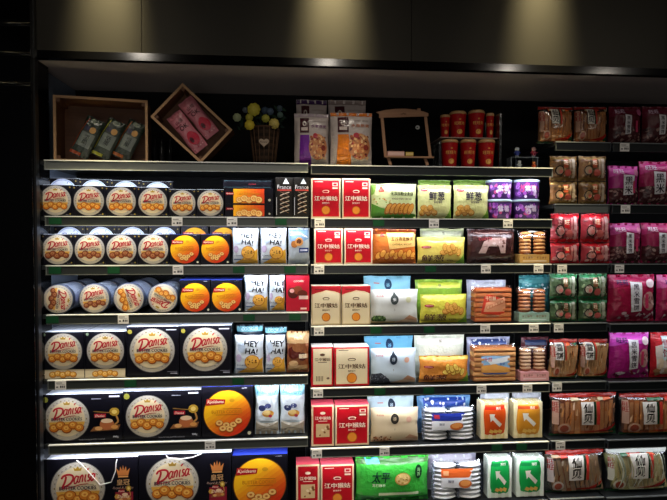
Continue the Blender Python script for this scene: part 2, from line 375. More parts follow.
# ================================================================== LEFT BAY
BK = '#0d0c13'
def dbox(w, h, choc=False, seed=1, cyf=.5, rf=.47, top='#e8eef8', d=.09, r=None, cx=.5):  # default top is painted near white, as if bleached by the strip light
    def art(A, w, h):
        rr = r or min(w*.485, h*.49); danisa(A, w*cx, h*cyf if cyf < 1 else h-rr*cyf, rr, choc, seed, cyf > 1)
        for i, q in ((.06, .93), (.94, .93), (.94, .07)): A.ell(w*i, h*q, rr*.06, rr*.06, '#7a6a30', 7)
        A.text('DANISA', w*.86, h*.05, h*.022, '#8a8890', bold=0)
    return carton('cookie_box', w, h, d, BK, art, top=top)
def kbox(w, h, top='#2a3a90', d=.09, r=None, cy=None):
    def art(A, w, h):
        rr = r or min(w*.47, h*.48); kjel(A, w*.5, (cy or h/2), rr); A.ell(w*.93, h*.08, rr*.08, rr*.08, '#c8c0a0', 8); A.text('KJELDSENS', w*.84, h*.965, h*.02, '#a8a8b0', bold=0)
    return carton('cookie_box', w, h, d, BK, art, top=top)
G1 = 'butter cookie boxes on second shelf of left bay'
xs = [38.3, 72.6, 105, 137, 168.5]
for i, p in enumerate(('far left end, against the side panel', 'second from the side panel', 'third from the side panel', 'fourth from side panel, before the smaller boxes')):
    at(lambda w, h: dbox(w, h, seed=i, d=.08), 'a2', xs[i], xs[i+1], 185+i*.8, f'black butter cookie box on second shelf, {p}', 'cookie box', G1, short='row of cream-disc cookie boxes')
for i, (a, b) in enumerate(((168.8, 196.2), (196.6, 224))):
    at(lambda w, h: dbox(w, h, seed=i+5, d=.08), 'a2', a, b, 189.6, f'smaller black butter cookie box, second shelf, {"beside the big cookie boxes" if i == 0 else "beside the flat orange-printed boxes"}', 'cookie box', G1, short='small cream-disc cookie box')
for i in range(4):
    r_ = .07
    at(lambda w, h: dbox(w, h, seed=i+9, cyf=1.03, d=.08, r=.066), 'a2', 47+i*31.6, 78+i*31.6, 178.3+i*1.1, f'taller cookie box behind the front row, second shelf left bay, {("leftmost","second","third","rightmost")[i]} of four', 'cookie box', 'taller boxes behind the second shelf front row', Y=.125+.0)
def flatk(w, h, d=.14):
    def art(A, w, h):
        n = 9
        for i in range(n): A.rect(w*.17+w*.64*i/n, w*.17+w*.64*(i+1)/n, h*.05, h*.93, mix('#f2a81c', '#d6441c', i/(n-1)))
        A.rect(w*.02, w*.18, h*.55, h*.72, '#8c2028'); A.text('Kjeldsens', w*.1, h*.63, h*.1, '#f0d8c0', shear=.2); A.ell(w*.92, h*.25, h*.08, h*.08, '#b0a890', 8)
        A.text('BUTTER COOKIES', w*.5, h*.62, h*.12, '#c88018', w=w*.42)
        cookies(A, w*.5, h*.27, w*.5, h*.2, 5, ('#a8501c', '#eec070', '#d89040'), 3)
    return carton('flat_cookie_box', w, h, d, BK, art)
bk1 = at(lambda w, h: flatk(w, h), 'a2', 225, 273.5, 204.2, 'flat orange-printed cookie box, second shelf of left bay, lowest of its stack', 'cookie box', 'stacked flat cookie boxes', short='stacked flat cookie boxes')
hk = P(250, 204.2, .025)[1]-Z['a2']-.003
at(lambda w, h: flatk(w, h), 'a2', 225, 273.5, 187.8, 'flat orange-printed cookie box, second shelf of left bay, middle of its stack', 'cookie box', 'stacked flat cookie boxes', dz=hk+.001)
hk2 = P(250, 187.8, .025)[1]-Z['a2']-.003
at(lambda w, h: carton('flat_cookie_box', w, h, .12, BK, lambda A, w, h: (A.text('Kjeldsens', w*.6, h*.5, h*.25, '#9a3038', shear=.2), A.rect(w*.02, w*.98, h*.93, h*.97, '#3c5a60'), A.rect(w*.02, w*.98, h*.04, h*.08, '#3c5a60'))), 'a2', 223, 272, 180.5, 'thin all-black cookie box on top of the flat orange-printed boxes', 'cookie box', 'stacked flat cookie boxes', dz=hk2+.002, Y=.045)
def france(w, h):
    def art(A, w, h):
        A.poly([(w*.42, h*.84), (w*.78, h*.84), (w*.6, h*.98)], '#d8d8d4'); A.text('France', w*.5, h*.76, h*.1, '#b8b4b0', w=w*.8); A.rect(w*.1, w*.9, h*.66, h*.7, '#b84438')
        for i in range(5):
            y = h*(.1+.11*i); A.stroke([(w*.25, y), (w*.5, y+h*.05), (w*.8, y+h*.09)], w*.05, '#c8b8a0'); A.stroke([(w*.25, y+h*.1), (w*.5, y+h*.06), (w*.78, y)], w*.03, '#7a5a40')
        A.rect(w*.04, w*.07, h*.05, h*.5, '#c8c8c8')
    return carton('snack_stick_box', w, h, .1, '#16130f', art)
at(france, 'a2', 275.5, 293, 177.5, 'tall black box of twisted sticks beside the stacked flat cookie boxes', 'snack box', 'twisted stick boxes', short='tall black stick boxes')
at(france, 'a2', 293.5, 310.2, 177.5, 'tall black box of twisted sticks at the right end, beside red cartons', 'snack box', 'twisted stick boxes')
# third shelf
xs = [41.2, 73.8, 105.6, 137.3, 169]
for i, p in enumerate(('leftmost', 'second', 'third', 'rightmost')):
    at(lambda w, h: dbox(w, h, True, seed=i+20, d=.08), 'a3', xs[i], xs[i+1], 234.3, f'black cookie box picturing dark chocolate cookies, third shelf left bay, {p} of four', 'cookie box', 'chocolate cookie boxes on third shelf of left bay', short='chocolate cookie boxes')
for i, (a, b) in enumerate(((169.5, 200), (200.5, 230))):
    at(lambda w, h: kbox(w, h, d=.08), 'a3', a, b, 234.3, f'black box with orange disc, third shelf of left bay, {"next to the chocolate cookie box" if i == 0 else "next to the white cookie bag"}', 'cookie box', 'orange disc boxes on third shelf', short='orange disc cookie box')
for i in range(4):
    at(lambda w, h: dbox(w, h, True, seed=i+30, cyf=1.03, d=.08, r=.062, top='#31427c'), 'a3', 54+i*31.6, 85+i*31.6, 226.6, f'taller cookie box behind the chocolate boxes, third shelf left bay, {("leftmost","second","third","rightmost")[i]} of four', 'cookie box', 'taller boxes behind the third shelf front row', Y=.125)
for i in range(2):
    at(lambda w, h: kbox(w, h, d=.08, r=.062, cy=h-.066), 'a3', 181+i*29, 209+i*29-.6, 226.8, f'taller orange disc cookie box in the back row, {"behind the two orange disc boxes" if i == 0 else "behind the gap beside white bag"}', 'cookie box', 'taller boxes behind the third shelf front row', Y=.125)
def heyha(w, h):
    def art(A, w, h):
        A.rect(0, w*.04, 0, h, '#2c4a58'); A.text('HEY', w*.6, h*.8, h*.145, '#181c26', rot=-.12, bold=.03); A.text('HA!', w*.6, h*.6, h*.145, '#181c26', rot=-.12, bold=.03)
        A.ell(w*.25, h*.7, w*.14, h*.14, '#b8c8dc', 14); A.ell(w*.16, h*.42, w*.1, h*.1, '#c0b0d0', 14)
        A.poly([(w*.1, h*.02), (w*.98, h*.02), (w*.98, h*.42), (w*.8, h*.34), (w*.5, h*.2)], '#d8a030')
        A.ell(w*.62, h*.32, w*.26, w*.25, '#b87020', 18); A.ell(w*.62, h*.325, w*.235, w*.225, '#ecb048', 18); fleck(A, w*.46, w*.78, h*.24, h*.41, 9, ['#5a3014', '#a86818'], w*.03, 3)
        A.text('COOKIES', w*.25, h*.24, h*.04, '#304a80'); A.rect(w*.08, w*.36, h*.12, h*.15, '#5878a8')
    return artbag('cookie_bag', w, h, .05, '#d6dfe8', art, seed=w*900, seal=.04, fin='film')
at(heyha, 'a3', 231.3, 258.3, 228, 'small white cookie bag on third shelf, next to the orange disc boxes', 'cookie bag', 'white cookie bags', short='small white cookie bags')
at(heyha, 'a3', 259.5, 286.8, 228, 'small white cookie bag on third shelf, next to the blue-silver bag', 'cookie bag', 'white cookie bags')
def silver(w, h):
    def art(A, w, h):
        A.poly([(w*.05, h*.95), (w*.95, h*.95), (w*.95, h*.7), (w*.4, h*.55), (w*.05, h*.66)], '#7898b8'); A.ell(w*.28, h*.55, w*.16, h*.1, '#a86830', 12); A.ell(w*.5, h*.62, w*.2, h*.12, '#c88a48', 12)
        A.ell(w*.5, h*.63, w*.12, h*.07, '#5c3018', 10); A.rect(w*.5, w*.96, h*.32, h*.45, '#2a3a78'); A.rect(w*.55, w*.9, h*.36, h*.41, '#c0c8dc'); A.stroke([(w*.1, h*.8), (w*.5, h*.85), (w*.9, h*.74)], w*.06, '#f0f4f8')
    return artbag('cookie_bag', w, h, .05, '#a8b2bc', art, seed=4)
at(silver, 'a3', 288, 310, 228, 'blue and silver cookie bag at right end of third shelf', 'cookie bag', short='blue silver cookie bag')
# fourth shelf : round tins lying on their sides
def tin(w, ang, choc, d=.16):
    r = w/2; e = empty('cookie_tin'); b = MB()
    b.lathe([(r*.96, .012), (r*.96, d)], M('#c4d0e2', 'plastic'), 36, 'y', (0, 0, r))
    for i in range(10):
        y = .03+i*.014; b.lathe([(r*.963, y), (r*.963, y+.004)], M('#3c4c80', 'plastic'), 36, 'y', (0, 0, r), cap=False)
    b.obj('tin_body', e)
    b = MB(); b.lathe([(r*.94, -.004), (r, -.002), (r, .018), (r*.97, .018)], M('#2c3448', 'plastic'), 40, 'y', (0, 0, r))
    A = Art(); A.swap(r, r, ang, lambda: danisa(A, r, r, r*.95, choc, int(ang*10)+3)); stamp(b, A, lambda x, y, z: (x-r, -.0042-z, y)); b.obj('tin_lid', e)
    return e
for i, (a, b, an, ch) in enumerate(((42.5, 74.2, -1.7, True), (78.7, 110.5, .12, True), (113, 145, -1.3, False), (147.5, 178.5, 2.6, False))):
    X0 = P(a, 296, .03)[0]; X1 = P(b, 296, .03)[0]
    for j in range(2):
        t = tin(X1-X0-.002, an+j*.7, ch); t.location = ((X0+X1)/2, .03+j*.18, Z['a4']+.0005)
        tag(t, f'round cookie tin on its side, fourth shelf, {("leftmost", "second", "third", "rightmost")[i]} of four, {"front one" if j == 0 else "rear one behind another tin"}', 'cookie tin', 'round tins on their sides')
    reg.append(('a4', (X0+X1)/2, 'round cookie tins'))
for i, (a, b) in enumerate(((179.5, 210.5), (211, 242))):
    at(lambda w, h: kbox(w, h, d=.16, r=w*.47, cy=h*.46), 'a4', a, b, 280, f'black box with orange disc, fourth shelf of left bay, {"next to the round tins" if i == 0 else "next to white cookie bags"}', 'cookie box', 'orange disc boxes on fourth shelf', short='orange disc boxes')
at(heyha, 'a4', 243.5, 268, 275.5, 'white cookie bag on fourth shelf of left bay, beside orange disc box', 'cookie bag', 'white cookie bags', short='white cookie bags')
at(heyha, 'a4', 268.5, 285, 275.5, 'narrow white cookie bag on fourth shelf, beside the red chocolate box', 'cookie bag', 'white cookie bags')
def redbox(w, h):
    def art(A, w, h):
        A.text('COOKIES', w*.55, h*.85, h*.05, '#e8c8b0'); A.ell(w*.3, h*.52, w*.24, h*.16, '#4c1c14', 14); A.ell(w*.5, h*.6, w*.2, h*.12, '#7a3c24', 14); A.ell(w*.25, h*.58, w*.1, h*.06, '#d89890', 10)
        A.ell(w*.7, h*.5, w*.22, h*.1, '#5a2418', 12); A.rect(w*.55, w*.95, h*.34, h*.44, '#d8b8a8'); A.rect(w*.62, w*.88, h*.05, h*.1, '#e8c0b0')
    return carton('chocolate_biscuit_box', w, h, .12, '#a8182a', art)
at(redbox, 'a4', 286, 309.5, 276, 'red box picturing chocolate biscuits, right end of fourth shelf', 'biscuit box', short='red chocolate biscuit box')
# fifth shelf
def dflap(w, h):
    def art(A, w, h):
        r = min(w*.48, h*.395); danisa(A, w*.5, h-r*1.07, r, False, 41); A.rect(0, w, 0, h*.19, '#d8c8a8'); A.rect(0, w, h*.16, h*.19, '#b8a888'); cookies(A, w*.5, h*.09, w*.6, h*.05, 5, seed=4); A.ell(w*.07, h*.95, w*.04, w*.04, '#6a7a60', 8)
    return carton('cookie_box', w, h, .2, BK, art, top='#e4ecf8')  # whitish top paints in the strip light falling on the box
at(dflap, 'a5', 41.5, 84.6, 332, 'cookie box with cream lower strip, fifth shelf, against the side panel', 'cookie box', 'cookie boxes on fifth shelf', short='cookie boxes with cream strip')
at(dflap, 'a5', 85, 125.6, 331.5, 'cookie box with cream lower strip, fifth shelf, next to the larger cookie boxes', 'cookie box', 'cookie boxes on fifth shelf')
def dbig(w, h):
    def art(A, w, h):
        r = min(w*.435, h*.47); danisa(A, w*.49, h*.52, r, False, 51); A.ell(w*.07, h*.9, w*.045, w*.045, '#8a8030', 8); A.rect(w*.76, w*.96, h*.925, h*.945, '#b0b0b8'); A.rect(w*.84, w*.97, h*.05, h*.07, '#9a9aa8'); A.rect(w*.78, w*.97, h*.09, h*.1, '#80808c')
    return carton('cookie_box', w, h, .2, BK, art, top='#e4ecf8')  # top face coloured as blown out by the strip light above
at(dbig, 'a5', 126.3, 179, 326.5, 'large cookie box, fifth shelf of left bay, beside the boxes with cream strip', 'cookie box', 'cookie boxes on fifth shelf', short='large cookie box')
at(dbig, 'a5', 179.6, 231.5, 325.5, 'large cookie box, fifth shelf of left bay, beside white cookie bags', 'cookie box', 'cookie boxes on fifth shelf', short='large cookie box')
at(heyha, 'a5', 233.5, 263.5, 336, 'big white cookie bag on fifth shelf beside a large cookie box', 'cookie bag', 'white cookie bags', short='big white cookie bags')
at(heyha, 'a5', 264.5, 285.5, 336, 'big white cookie bag on fifth shelf beside the brown biscuit bag', 'cookie bag', 'white cookie bags')
def tealbag(w, h): return artbag('cookie_bag', w, h, .05, '#182838', lambda A, w, h: (A.rect(w*.02, w*.98, h*.86, h*.97, '#70b8c8'), A.text('COOKIES', w*.5, h*.915, h*.06, '#e8f4f8', bold=.02)), seed=8)
at(tealbag, 'a5', 236, 263, 325.5, 'dark bag with light blue top edge standing behind white cookie bag', 'cookie bag', 'blue-topped bags in back row', Y=.1)
at(tealbag, 'a5', 264.5, 287, 327, 'dark bag with light blue top edge standing behind narrower white bag', 'cookie bag', 'blue-topped bags in back row', Y=.1)
def brownbag(w, h):
    def art(A, w, h):
        A.rect(0, w, h*.72, h, '#c8a070'); A.text('milk', w*.55, h*.86, h*.09, '#e8e0b0', shear=.2); A.ell(w*.32, h*.5, w*.3, h*.15, '#5a2018', 14); A.ell(w*.5, h*.62, w*.26, h*.11, '#9a6038', 14); A.ell(w*.72, h*.4, w*.2, h*.1, '#4a1c14', 12)
        A.rect(w*.55, w*.96, h*.36, h*.46, '#e0c8a8'); A.rect(w*.06, w*.94, h*.06, h*.2, '#b08858'); A.ell(w*.3, h*.24, w*.22, h*.07, '#d0a878', 12)
    return artbag('biscuit_bag', w, h, .05, '#8c5434', art, seed=5)
at(brownbag, 'a5', 286.5, 309.3, 332, 'brown chocolate biscuit bag at right end of fifth shelf', 'biscuit bag', short='brown biscuit bag')
# sixth shelf
def dwide(w, h):
    def art(A, w, h):
        r = min(h*.47, w*.28); danisa(A, w*.31, h*.48, r, False, 61); plate(A, w*.79, h*.42, w*.38, h*.6); A.ell(w*.05, h*.9, r*.14, r*.14, '#7c7a30', 8)
        A.rect(w*.62, w*.74, h*.89, h*.91, '#8a8a94'); A.rect(w*.84, w*.97, h*.93, h*.96, '#c8c8d0'); A.text('908g', w*.92, h*.09, h*.05, '#c8c8d0')
        A.text('TRADITIONAL BUTTER COOKIES', w*.62, h*.05, h*.025, '#8a8a94', bold=0)
    return carton('wide_cookie_box', w, h, .26, BK, art, top='#e8f0fc')  # bright top colour stands for the light strip's glare on it
at(dwide, 'a6', 41.5, 122.5, 394, 'wide black cookie box with dessert picture, sixth shelf, against the side panel', 'cookie box', 'wide cookie boxes on sixth shelf', short='wide cookie box')
at(dwide, 'a6', 123, 201, 390.5, 'wide black cookie box with dessert picture, sixth shelf, beside the orange disc box', 'cookie box', 'wide cookie boxes on sixth shelf', short='wide cookie box')
def kbig(w, h): return kbox(w, h, top='#2c3c9c', d=.26, r=w*.455, cy=h*.47)
at(kbig, 'a6', 201.5, 253, 386.5, 'black box with one big orange disc, sixth shelf, beside blueberry bags', 'cookie box', short='big orange disc box')
def blue(w, h):
    def art(A, w, h):
        A.rect(0, w, h*.8, h, '#88c4d8'); A.text('blueberry', w*.5, h*.86, h*.1, '#2c5c80', w=w*.8, shear=.2); A.rect(w*.05, w*.95, h*.3, h*.8, '#dce6ee')
        A.ell(w*.3, h*.56, w*.16, h*.06, '#38406c', 12); A.ell(w*.55, h*.6, w*.14, h*.05, '#50588c', 12); A.ell(w*.55, h*.45, w*.25, h*.07, '#e0a048', 14); A.ell(w*.5, h*.47, w*.17, h*.05, '#f4d488', 12); A.ell(w*.65, h*.4, w*.08, h*.03, '#b83a4c', 10)
        A.rect(w*.03, w*.97, 0, h*.26, '#b8ac98'); A.poly([(w*.05, h*.26), (w*.5, h*.18), (w*.95, h*.26), (w*.95, h*.29), (w*.5, h*.24), (w*.05, h*.3)], '#f0ece4')
        A.stroke([(w*.1, h*.08), (w*.4, h*.15), (w*.9, h*.1)], w*.06, '#8a8070')
    return artbag('biscuit_bag', w, h, .06, '#c8d8e0', art, seed=w*700, seal=.05, crinkle=.004)
at(blue, 'a6', 254.5, 279, 385.5, 'blueberry biscuit bag with light blue top, beside orange disc box', 'biscuit bag', 'blueberry biscuit bags', short='blueberry biscuit bags')
at(blue, 'a6', 280, 305, 385.5, 'blueberry biscuit bag with light blue top, at the right shelf end', 'biscuit bag', 'blueberry biscuit bags')
# lowest shelf
def dgift(cordpts):
    def f(w, h):
        def art(A, w, h):
            r = .124; danisa(A, w*.36, h-r-.016, r, False, 71); crown(A, w*.845, h-.068, w*.15); A.text('皇冠', w*.845, h-.118, .028, '#c89a68'); A.text('Royal & Pretty', w*.845, h-.146, .014, '#a8887c', w=w*.22, shear=.3)
            A.rect(w*.76, w*.95, h*.2, h-.165, '#8c2030'); plate(A, w*.855, h*.42, w*.16, h*.3); A.ell(w*.78, h-.185, .012, .012, '#c89840', 8); A.text('Danisa', w*.85, h-.185, .014, '#f0d8b8', shear=.3)
        e = empty('gift_cookie_box'); o = carton('box_body', w, h, .3, BK, art, top='#f0f5ff'); o.parent = e  # white top face imitates a top washed out by the light strip
        b = MB(); pts = [(w*(q[0]-.5), -.012-.006*sin(i*1.3), h-q[1]) for i, q in enumerate(cordpts)]; sm = []
        for i in range(len(pts)-1):
            for t in range(3): sm.append(tuple(pts[i][j]*(1-t/3)+pts[i+1][j]*t/3 for j in range(3)))
        b.tube(sm+[pts[-1]], .0022, M('#dcd8cc', 'matte')); c = b.obj('carry_cord', e); c['label'] = 'white twisted carry cord'
        return e
    return f
at(dgift([(.36, .004), (.40, .014), (.43, .03)]+[(.60, .125), (.72, .115), (.77, .06), (.78, .02), (.79, .004)]), 'a7', 43.5, 138, 458, 'big gift cookie box with crown, lowest shelf, against the side panel', 'cookie box', 'gift cookie boxes with crown', short='gift box')
at(dgift([(.30, .002), (.33, .012), (.45, .02), (.58, .016), (.68, -.0005)]), 'a7', 138.6, 231.5, 453.5, 'big gift cookie box with crown, lowest shelf, beside the blue-topped orange disc box', 'cookie box', 'gift cookie boxes with crown', short='gift box')
at(lambda w, h: kbox(w, h, top='#2838a0', d=.3, r=w*.47, cy=h-w*.47-.02), 'a7', 232, 287.5, 454.5, 'big orange disc cookie box with blue top on lowest shelf', 'cookie box', short='orange disc box')

# ================================================================== MIDDLE BAY
RED, CREAM = '#b81420', '#e2d0a8'
def hougu(style):
    def f(w, h, d=.09):
        def art(A, w, h):
            bg, ink, rim = {'red': (RED, '#f0dcc0', '#e0c8a0'), 'cream': (CREAM, '#4a2410', '#c8b088'), 'creamred': (CREAM, '#4a2410', RED)}[style]
            b = w*.05; A.rect(0, w, 0, h, rim); A.rect(b, w-b, b, h-b, bg)
            if style == 'cream': A.poly([(0, h), (w, h), (w, h*.8), (w*.8, h*.86), (w*.5, h*.89), (w*.2, h*.82), (0, h*.78)], '#a81c24'); A.stroke([(w*.1, h*.8), (w*.5, h*.86), (w*.9, h*.83)], h*.02, '#e8c890')
            cy = h*.66; A.ell(w*.5, cy+h*.02, w*.12, h*.035, ink, 12); A.ell(w*.5, cy+h*.01, w*.09, h*.025, bg, 12); A.rect(w*.4, w*.6, cy-h*.02, cy-h*.008, ink)
            A.text('江中猴姑', w*.5, h*.5, h*.12, ink, w=w*.78, bold=.03); A.text('酥性饼干', w*.5, h*.38, h*.045, ink)
            A.ell(w*.5, h*.2, w*.15, w*.15, '#a85818', 18); A.ell(w*.5, h*.203, w*.13, w*.13, '#e08a30', 18)
            A.rect(w*.12, w*.4, h*.91, h*.925, ink)
            if style == 'red': A.rect(w*.72, w*.9, h*.74, h*.78, ink); A.rect(w*.72, w*.9, h*.81, h*.9, '#e8c8b0'); A.rect(w*.75, w*.87, h*.83, h*.88, RED)
        top = '#efe8dc' if style == 'creamred' else ('#c84a58' if style == 'red' else '#d8c8b0')
        return carton('biscuit_carton', w, h, d, RED if style != 'cream' else CREAM, art, top=top, side='#d8c4a0')
    return f
def hside(style):
    def f(w, h, d=.09):
        def art(A, w, h):
            bg, ink, rim = {'red': (RED, '#f0dcc0', '#e0c8a0'), 'creamred': (CREAM, '#4a2410', RED)}[style]
            b = w*.08; A.rect(0, w, 0, h, rim); A.rect(b, w-b, b, h-b, bg); A.ell(w*.5, h*.8, w*.12, h*.035, ink, 12); A.text('江中猴姑', w*.5, h*.68, h*.08, ink, w=w*.7, bold=.03); A.rect(w*.3, w*.7, h*.6, h*.615, ink)
            if style == 'red': A.rect(w*.2, w*.8, h*.22, h*.54, '#d8b888'); fleck(A, w*.26, w*.74, h*.26, h*.5, 12, ['#a87848', '#e8d0a8', '#8a5830'], w*.06, 2)
            else: [A.rect(w*(.22+.07*i), w*(.25+.07*i), h*.13, h*.26, '#6a5040') for i in range(5)]; A.ell(w*.76, h*.2, w*.07, h*.03, '#7a6050', 8)
        return carton('biscuit_carton', w, h, d, RED, art, top='#efe8dc' if style != 'red' else '#c84a58')
    return f
for k, yt, st, xx, word in (('b2', 178.6, 'red', ((311, 340.7), (342, 370.3)), 'red'), ('b3', 228.6, 'red', ((314.2, 342.8), (344.2, 372.6)), 'red'), ('b4', 286, 'cream', ((311.3, 340.8), (341.6, 370.5)), 'cream red-topped')):
    for i, (a, b) in enumerate(xx):
        nb = 'right one of a pair' if i else 'left one of a pair'
        at(hougu(st), k, a, b, yt, f'{word} biscuit carton, {where(k)}, {nb}', 'biscuit carton', 'biscuit cartons of middle bay', short=f'{word} biscuit cartons')
for k, yt, st, a, m1, m2, b, word in (('b5', 347, 'creamred', 311.2, 333.5, 334.3, 369.3, 'cream red-edged'), ('b6', 405, 'red', 311.4, 334.2, 335, 369.2, 'red'), ('b7', 464.5, 'red', 296, 319.7, 320.6, 354, 'red')):
    at(hside(st), k, a, m1, yt, f'narrow {word} biscuit carton, end face forward, {where(k)}', 'biscuit carton', 'biscuit cartons of middle bay', short='narrow biscuit carton')
    at(hougu(st), k, m2, b, yt, f'wide {word} biscuit carton beside the narrow one, {where(k)}', 'biscuit carton', 'biscuit cartons of middle bay', short='wide biscuit carton')
def oat(w, h):
    def art(A, w, h):
        A.poly([(0, h*.0), (w, 0), (w, h*.12), (w*.6, h*.2), (w*.2, h*.3), (0, h*.42)], '#5a9838'); A.poly([(0, h*.98), (w*.12, h*.98), (w*.06, h*.7), (0, h*.66)], '#88b850')
        A.poly([(w*.14, h*.8), (w*.28, h*.8), (w*.21, h*.93)], '#c0301c'); A.rect(w*.15, w*.27, h*.76, h*.8, '#c0301c'); A.text('无添加糖全麦饼', w*.66, h*.7, h*.12, '#2c3a14', w=w*.5, bold=.02); A.text('WHOLE WHEAT CRACKER', w*.66, h*.55, h*.05, '#3a3a20', w=w*.46)
        for i in range(6):
            x = w*(.36+.1*i); A.ell(x, h*.27, w*.07, h*.18, '#a8601c', 14, -.5); A.ell(x+.002, h*.28, w*.055, h*.15, '#dc9a44', 14, -.5)
        fleck(A, w*.05, w*.4, h*.35, h*.6, 14, ['#c8a048', '#88a850', '#b87838'], w*.02, 5)
    return artbag('cracker_bag', w, h, .07, '#d4dca0', art, seed=11)
at(oat, 'b2', 371.5, 418, 183, 'green wholewheat cracker bag beside the red cartons, second shelf of middle bay', 'cracker bag', short='green wholewheat bag')
def onion(bg, dark, low=False, pic='#e0a850'):
    def f(w, h):
        def art(A, w, h):
            A.rect(0, w, h*.88, h, mix(bg, '#a8c850', .5)); y = .2 if low else .66
            A.ell(w*.16, h*(.84 if not low else .62), w*.1, h*.05, '#b02838', 14); A.rect(w*.09, w*.23, h*(.835 if not low else .615), h*(.85 if not low else .63), '#f0d0c8')
            A.text('鲜葱', w*(.52 if not low else .3), h*y, h*.26, dark, w=w*.46, bold=.025); A.text('香葱薄饼', w*(.55 if not low else .66), h*(y-.18 if not low else .12), h*.06, dark)
            q = .2 if not low else .45; x0 = .1 if not low else .5
            for i in range(8): X_, Y_ = w*(x0+.01+.085*(i % 5)+.03*(i//5)), h*(q-.03+.06*(i % 2)+.13*(i//5)*(1 if low else .6)); A.ell(X_, Y_, w*.085, h*.1, '#b87828', 14, .3*i); A.ell(X_, Y_+h*.01, w*.07, h*.08, pic, 14, .3*i); fleck(A, X_-w*.05, X_+w*.05, Y_-h*.05, Y_+h*.06, 3, ['#c88838', '#7a9038'], w*.01, i)
            A.poly([(w*.8, 0), (w, 0), (w, h*.4), (w*.9, h*.2)], '#7aa838')
        return artbag('cracker_bag', w, h, .07, bg, art, seed=w*500+h*300)
    return f
at(onion('#dcdc98', '#3c3448'), 'b2', 419, 453.5, 184.5, 'pale yellow onion cracker bag, second shelf of middle bay, beside green bag', 'cracker bag', 'onion cracker bags', short='pale yellow onion cracker bags')
at(onion('#dcdc98', '#3c3448'), 'b2', 455.5, 491, 184.5, 'pale yellow onion cracker bag, second shelf of middle bay, beside purple tubs', 'cracker bag', 'onion cracker bags', short='pale yellow onion cracker bags')
plainbag = lambda col, c2: (lambda w, h: artbag('cracker_bag', w, h, .06, col, lambda A, w, h: (A.rect(w*.04, w*.96, h*.8, h*.93, c2), A.text('葱', w*.5, h*.86, h*.08, '#6a6a40')), seed=w*333))
for i, (a, b) in enumerate(((419, 452), (455, 490))):
    at(plainbag('#7aa040', '#a8c868'), 'b2', a, b, 179.5, f'green-topped cracker bag in the back, behind pale onion bag {"near green bag" if i == 0 else "near the purple tubs"}', 'cracker bag', 'back row cracker bags', Y=.12)
def tub(w, h):
    e = empty('snack_tub'); r = w/2; b = MB()
    b.lathe([(r*.88, 0), (r*.9, .003), (r*.97, h*.86)], M('#4c2c6c', 'plastic'), 32, 'z', (0, r, 0))
    rr = random.Random(int(w*9999)); 
    for i in range(38):
        a = rr.uniform(-2.7, -.4); zz = rr.uniform(.1, .78)*h; q = r*(.9+.08*zz/h)+.0006; s = rr.uniform(.1, .2)*r; col = M(rr.choice(['#a850c0', '#c07ad8', '#7838a0', '#e8d8f0', '#c0407c', '#3c1c60']), 'plastic')
        vs = [(q*cos(a+s/r*cos(t)), r+q*sin(a+s/r*cos(t)), zz+s*sin(t)) for t in [2*pi*k/8 for k in range(8)]]; b.add(vs, [tuple(range(8))], col)
    A = Art(); A.text('紫薯', 0, 0, h*.3, '#efe0f6', bold=.025)
    for vs, fs, m, z in A.it: b.add([((r*.97+.0012)*sin(x/r), r-(r*.97+.0012)*cos(x/r), y+h*.52) for x, y in vs], fs, m)
    b.obj('tub_body', e)
    b = MB(); b.lathe([(r*.97, h*.86), (r, h*.87), (r, h*.96), (r*.94, h*.985)], M('#b8ccd8', 'plastic'), 32, 'z', (0, r, 0)); b.obj('tub_lid', e); return e
for i, (a, b) in enumerate(((490.9, 516.6), (517.4, 545))):
    w0 = 'near onion cracker bag' if i == 0 else 'near narrow bay'
    at(tub, 'b2', a, b, 198.8, f'lower purple snack tub of the stack {w0}, second shelf', 'snack tub', 'purple snack tubs', short='purple snack tubs')
    hh = P((a+b)/2, 198.8, .025)[1]-Z['b2']-.003
    at(tub, 'b2', a, b, 178.8, f'upper purple snack tub of the stack {w0}, second shelf', 'snack tub', 'purple snack tubs', dz=hh+.0005)
def orangeb(w, h):
    def art(A, w, h):
        A.rect(0, w, h*.85, h, '#7a3410'); A.poly([(w*.3, h*.9), (w, h*.9), (w, h*.5), (w*.36, h*.42)], '#e8b868'); A.poly([(w*.14, h*.78), (w*.26, h*.78), (w*.2, h*.9)], '#c8301c')
        A.text('五谷燕麦酥饼', w*.66, h*.72, h*.12, '#4a2410', w=w*.52, bold=.02); A.text('OATMEAL BISCUIT', w*.66, h*.56, h*.05, '#5a3010', w=w*.46)
        for i in range(9): A.ell(w*(.12+.1*i), h*(.22+.07*(i % 2)), w*.075, h*.14, '#b85818', 12, -.4); A.ell(w*(.12+.1*i), h*(.23+.07*(i % 2)), w*.055, h*.11, '#eca848', 12, -.4)
    return artbag('oat_biscuit_bag', w, h, .07, '#d0702c', art, seed=21)
at(orangeb, 'b3', 373, 417.6, 229, 'orange oat biscuit bag beside red cartons, third shelf of middle bay', 'biscuit bag', short='orange oat biscuit bag')
at(onion('#dcc860', '#5c3c30', True), 'b3', 418.6, 467, 237, 'yellow onion cracker bag beside orange oat bag, third shelf of middle bay', 'cracker bag', 'onion cracker bags', short='yellow onion cracker bag')
at(plainbag('#dce4b0', '#e8eccc'), 'b3', 421, 466, 228.5, 'pale green bag standing behind the yellow onion cracker bag', 'cracker bag', 'back row cracker bags', Y=.12)
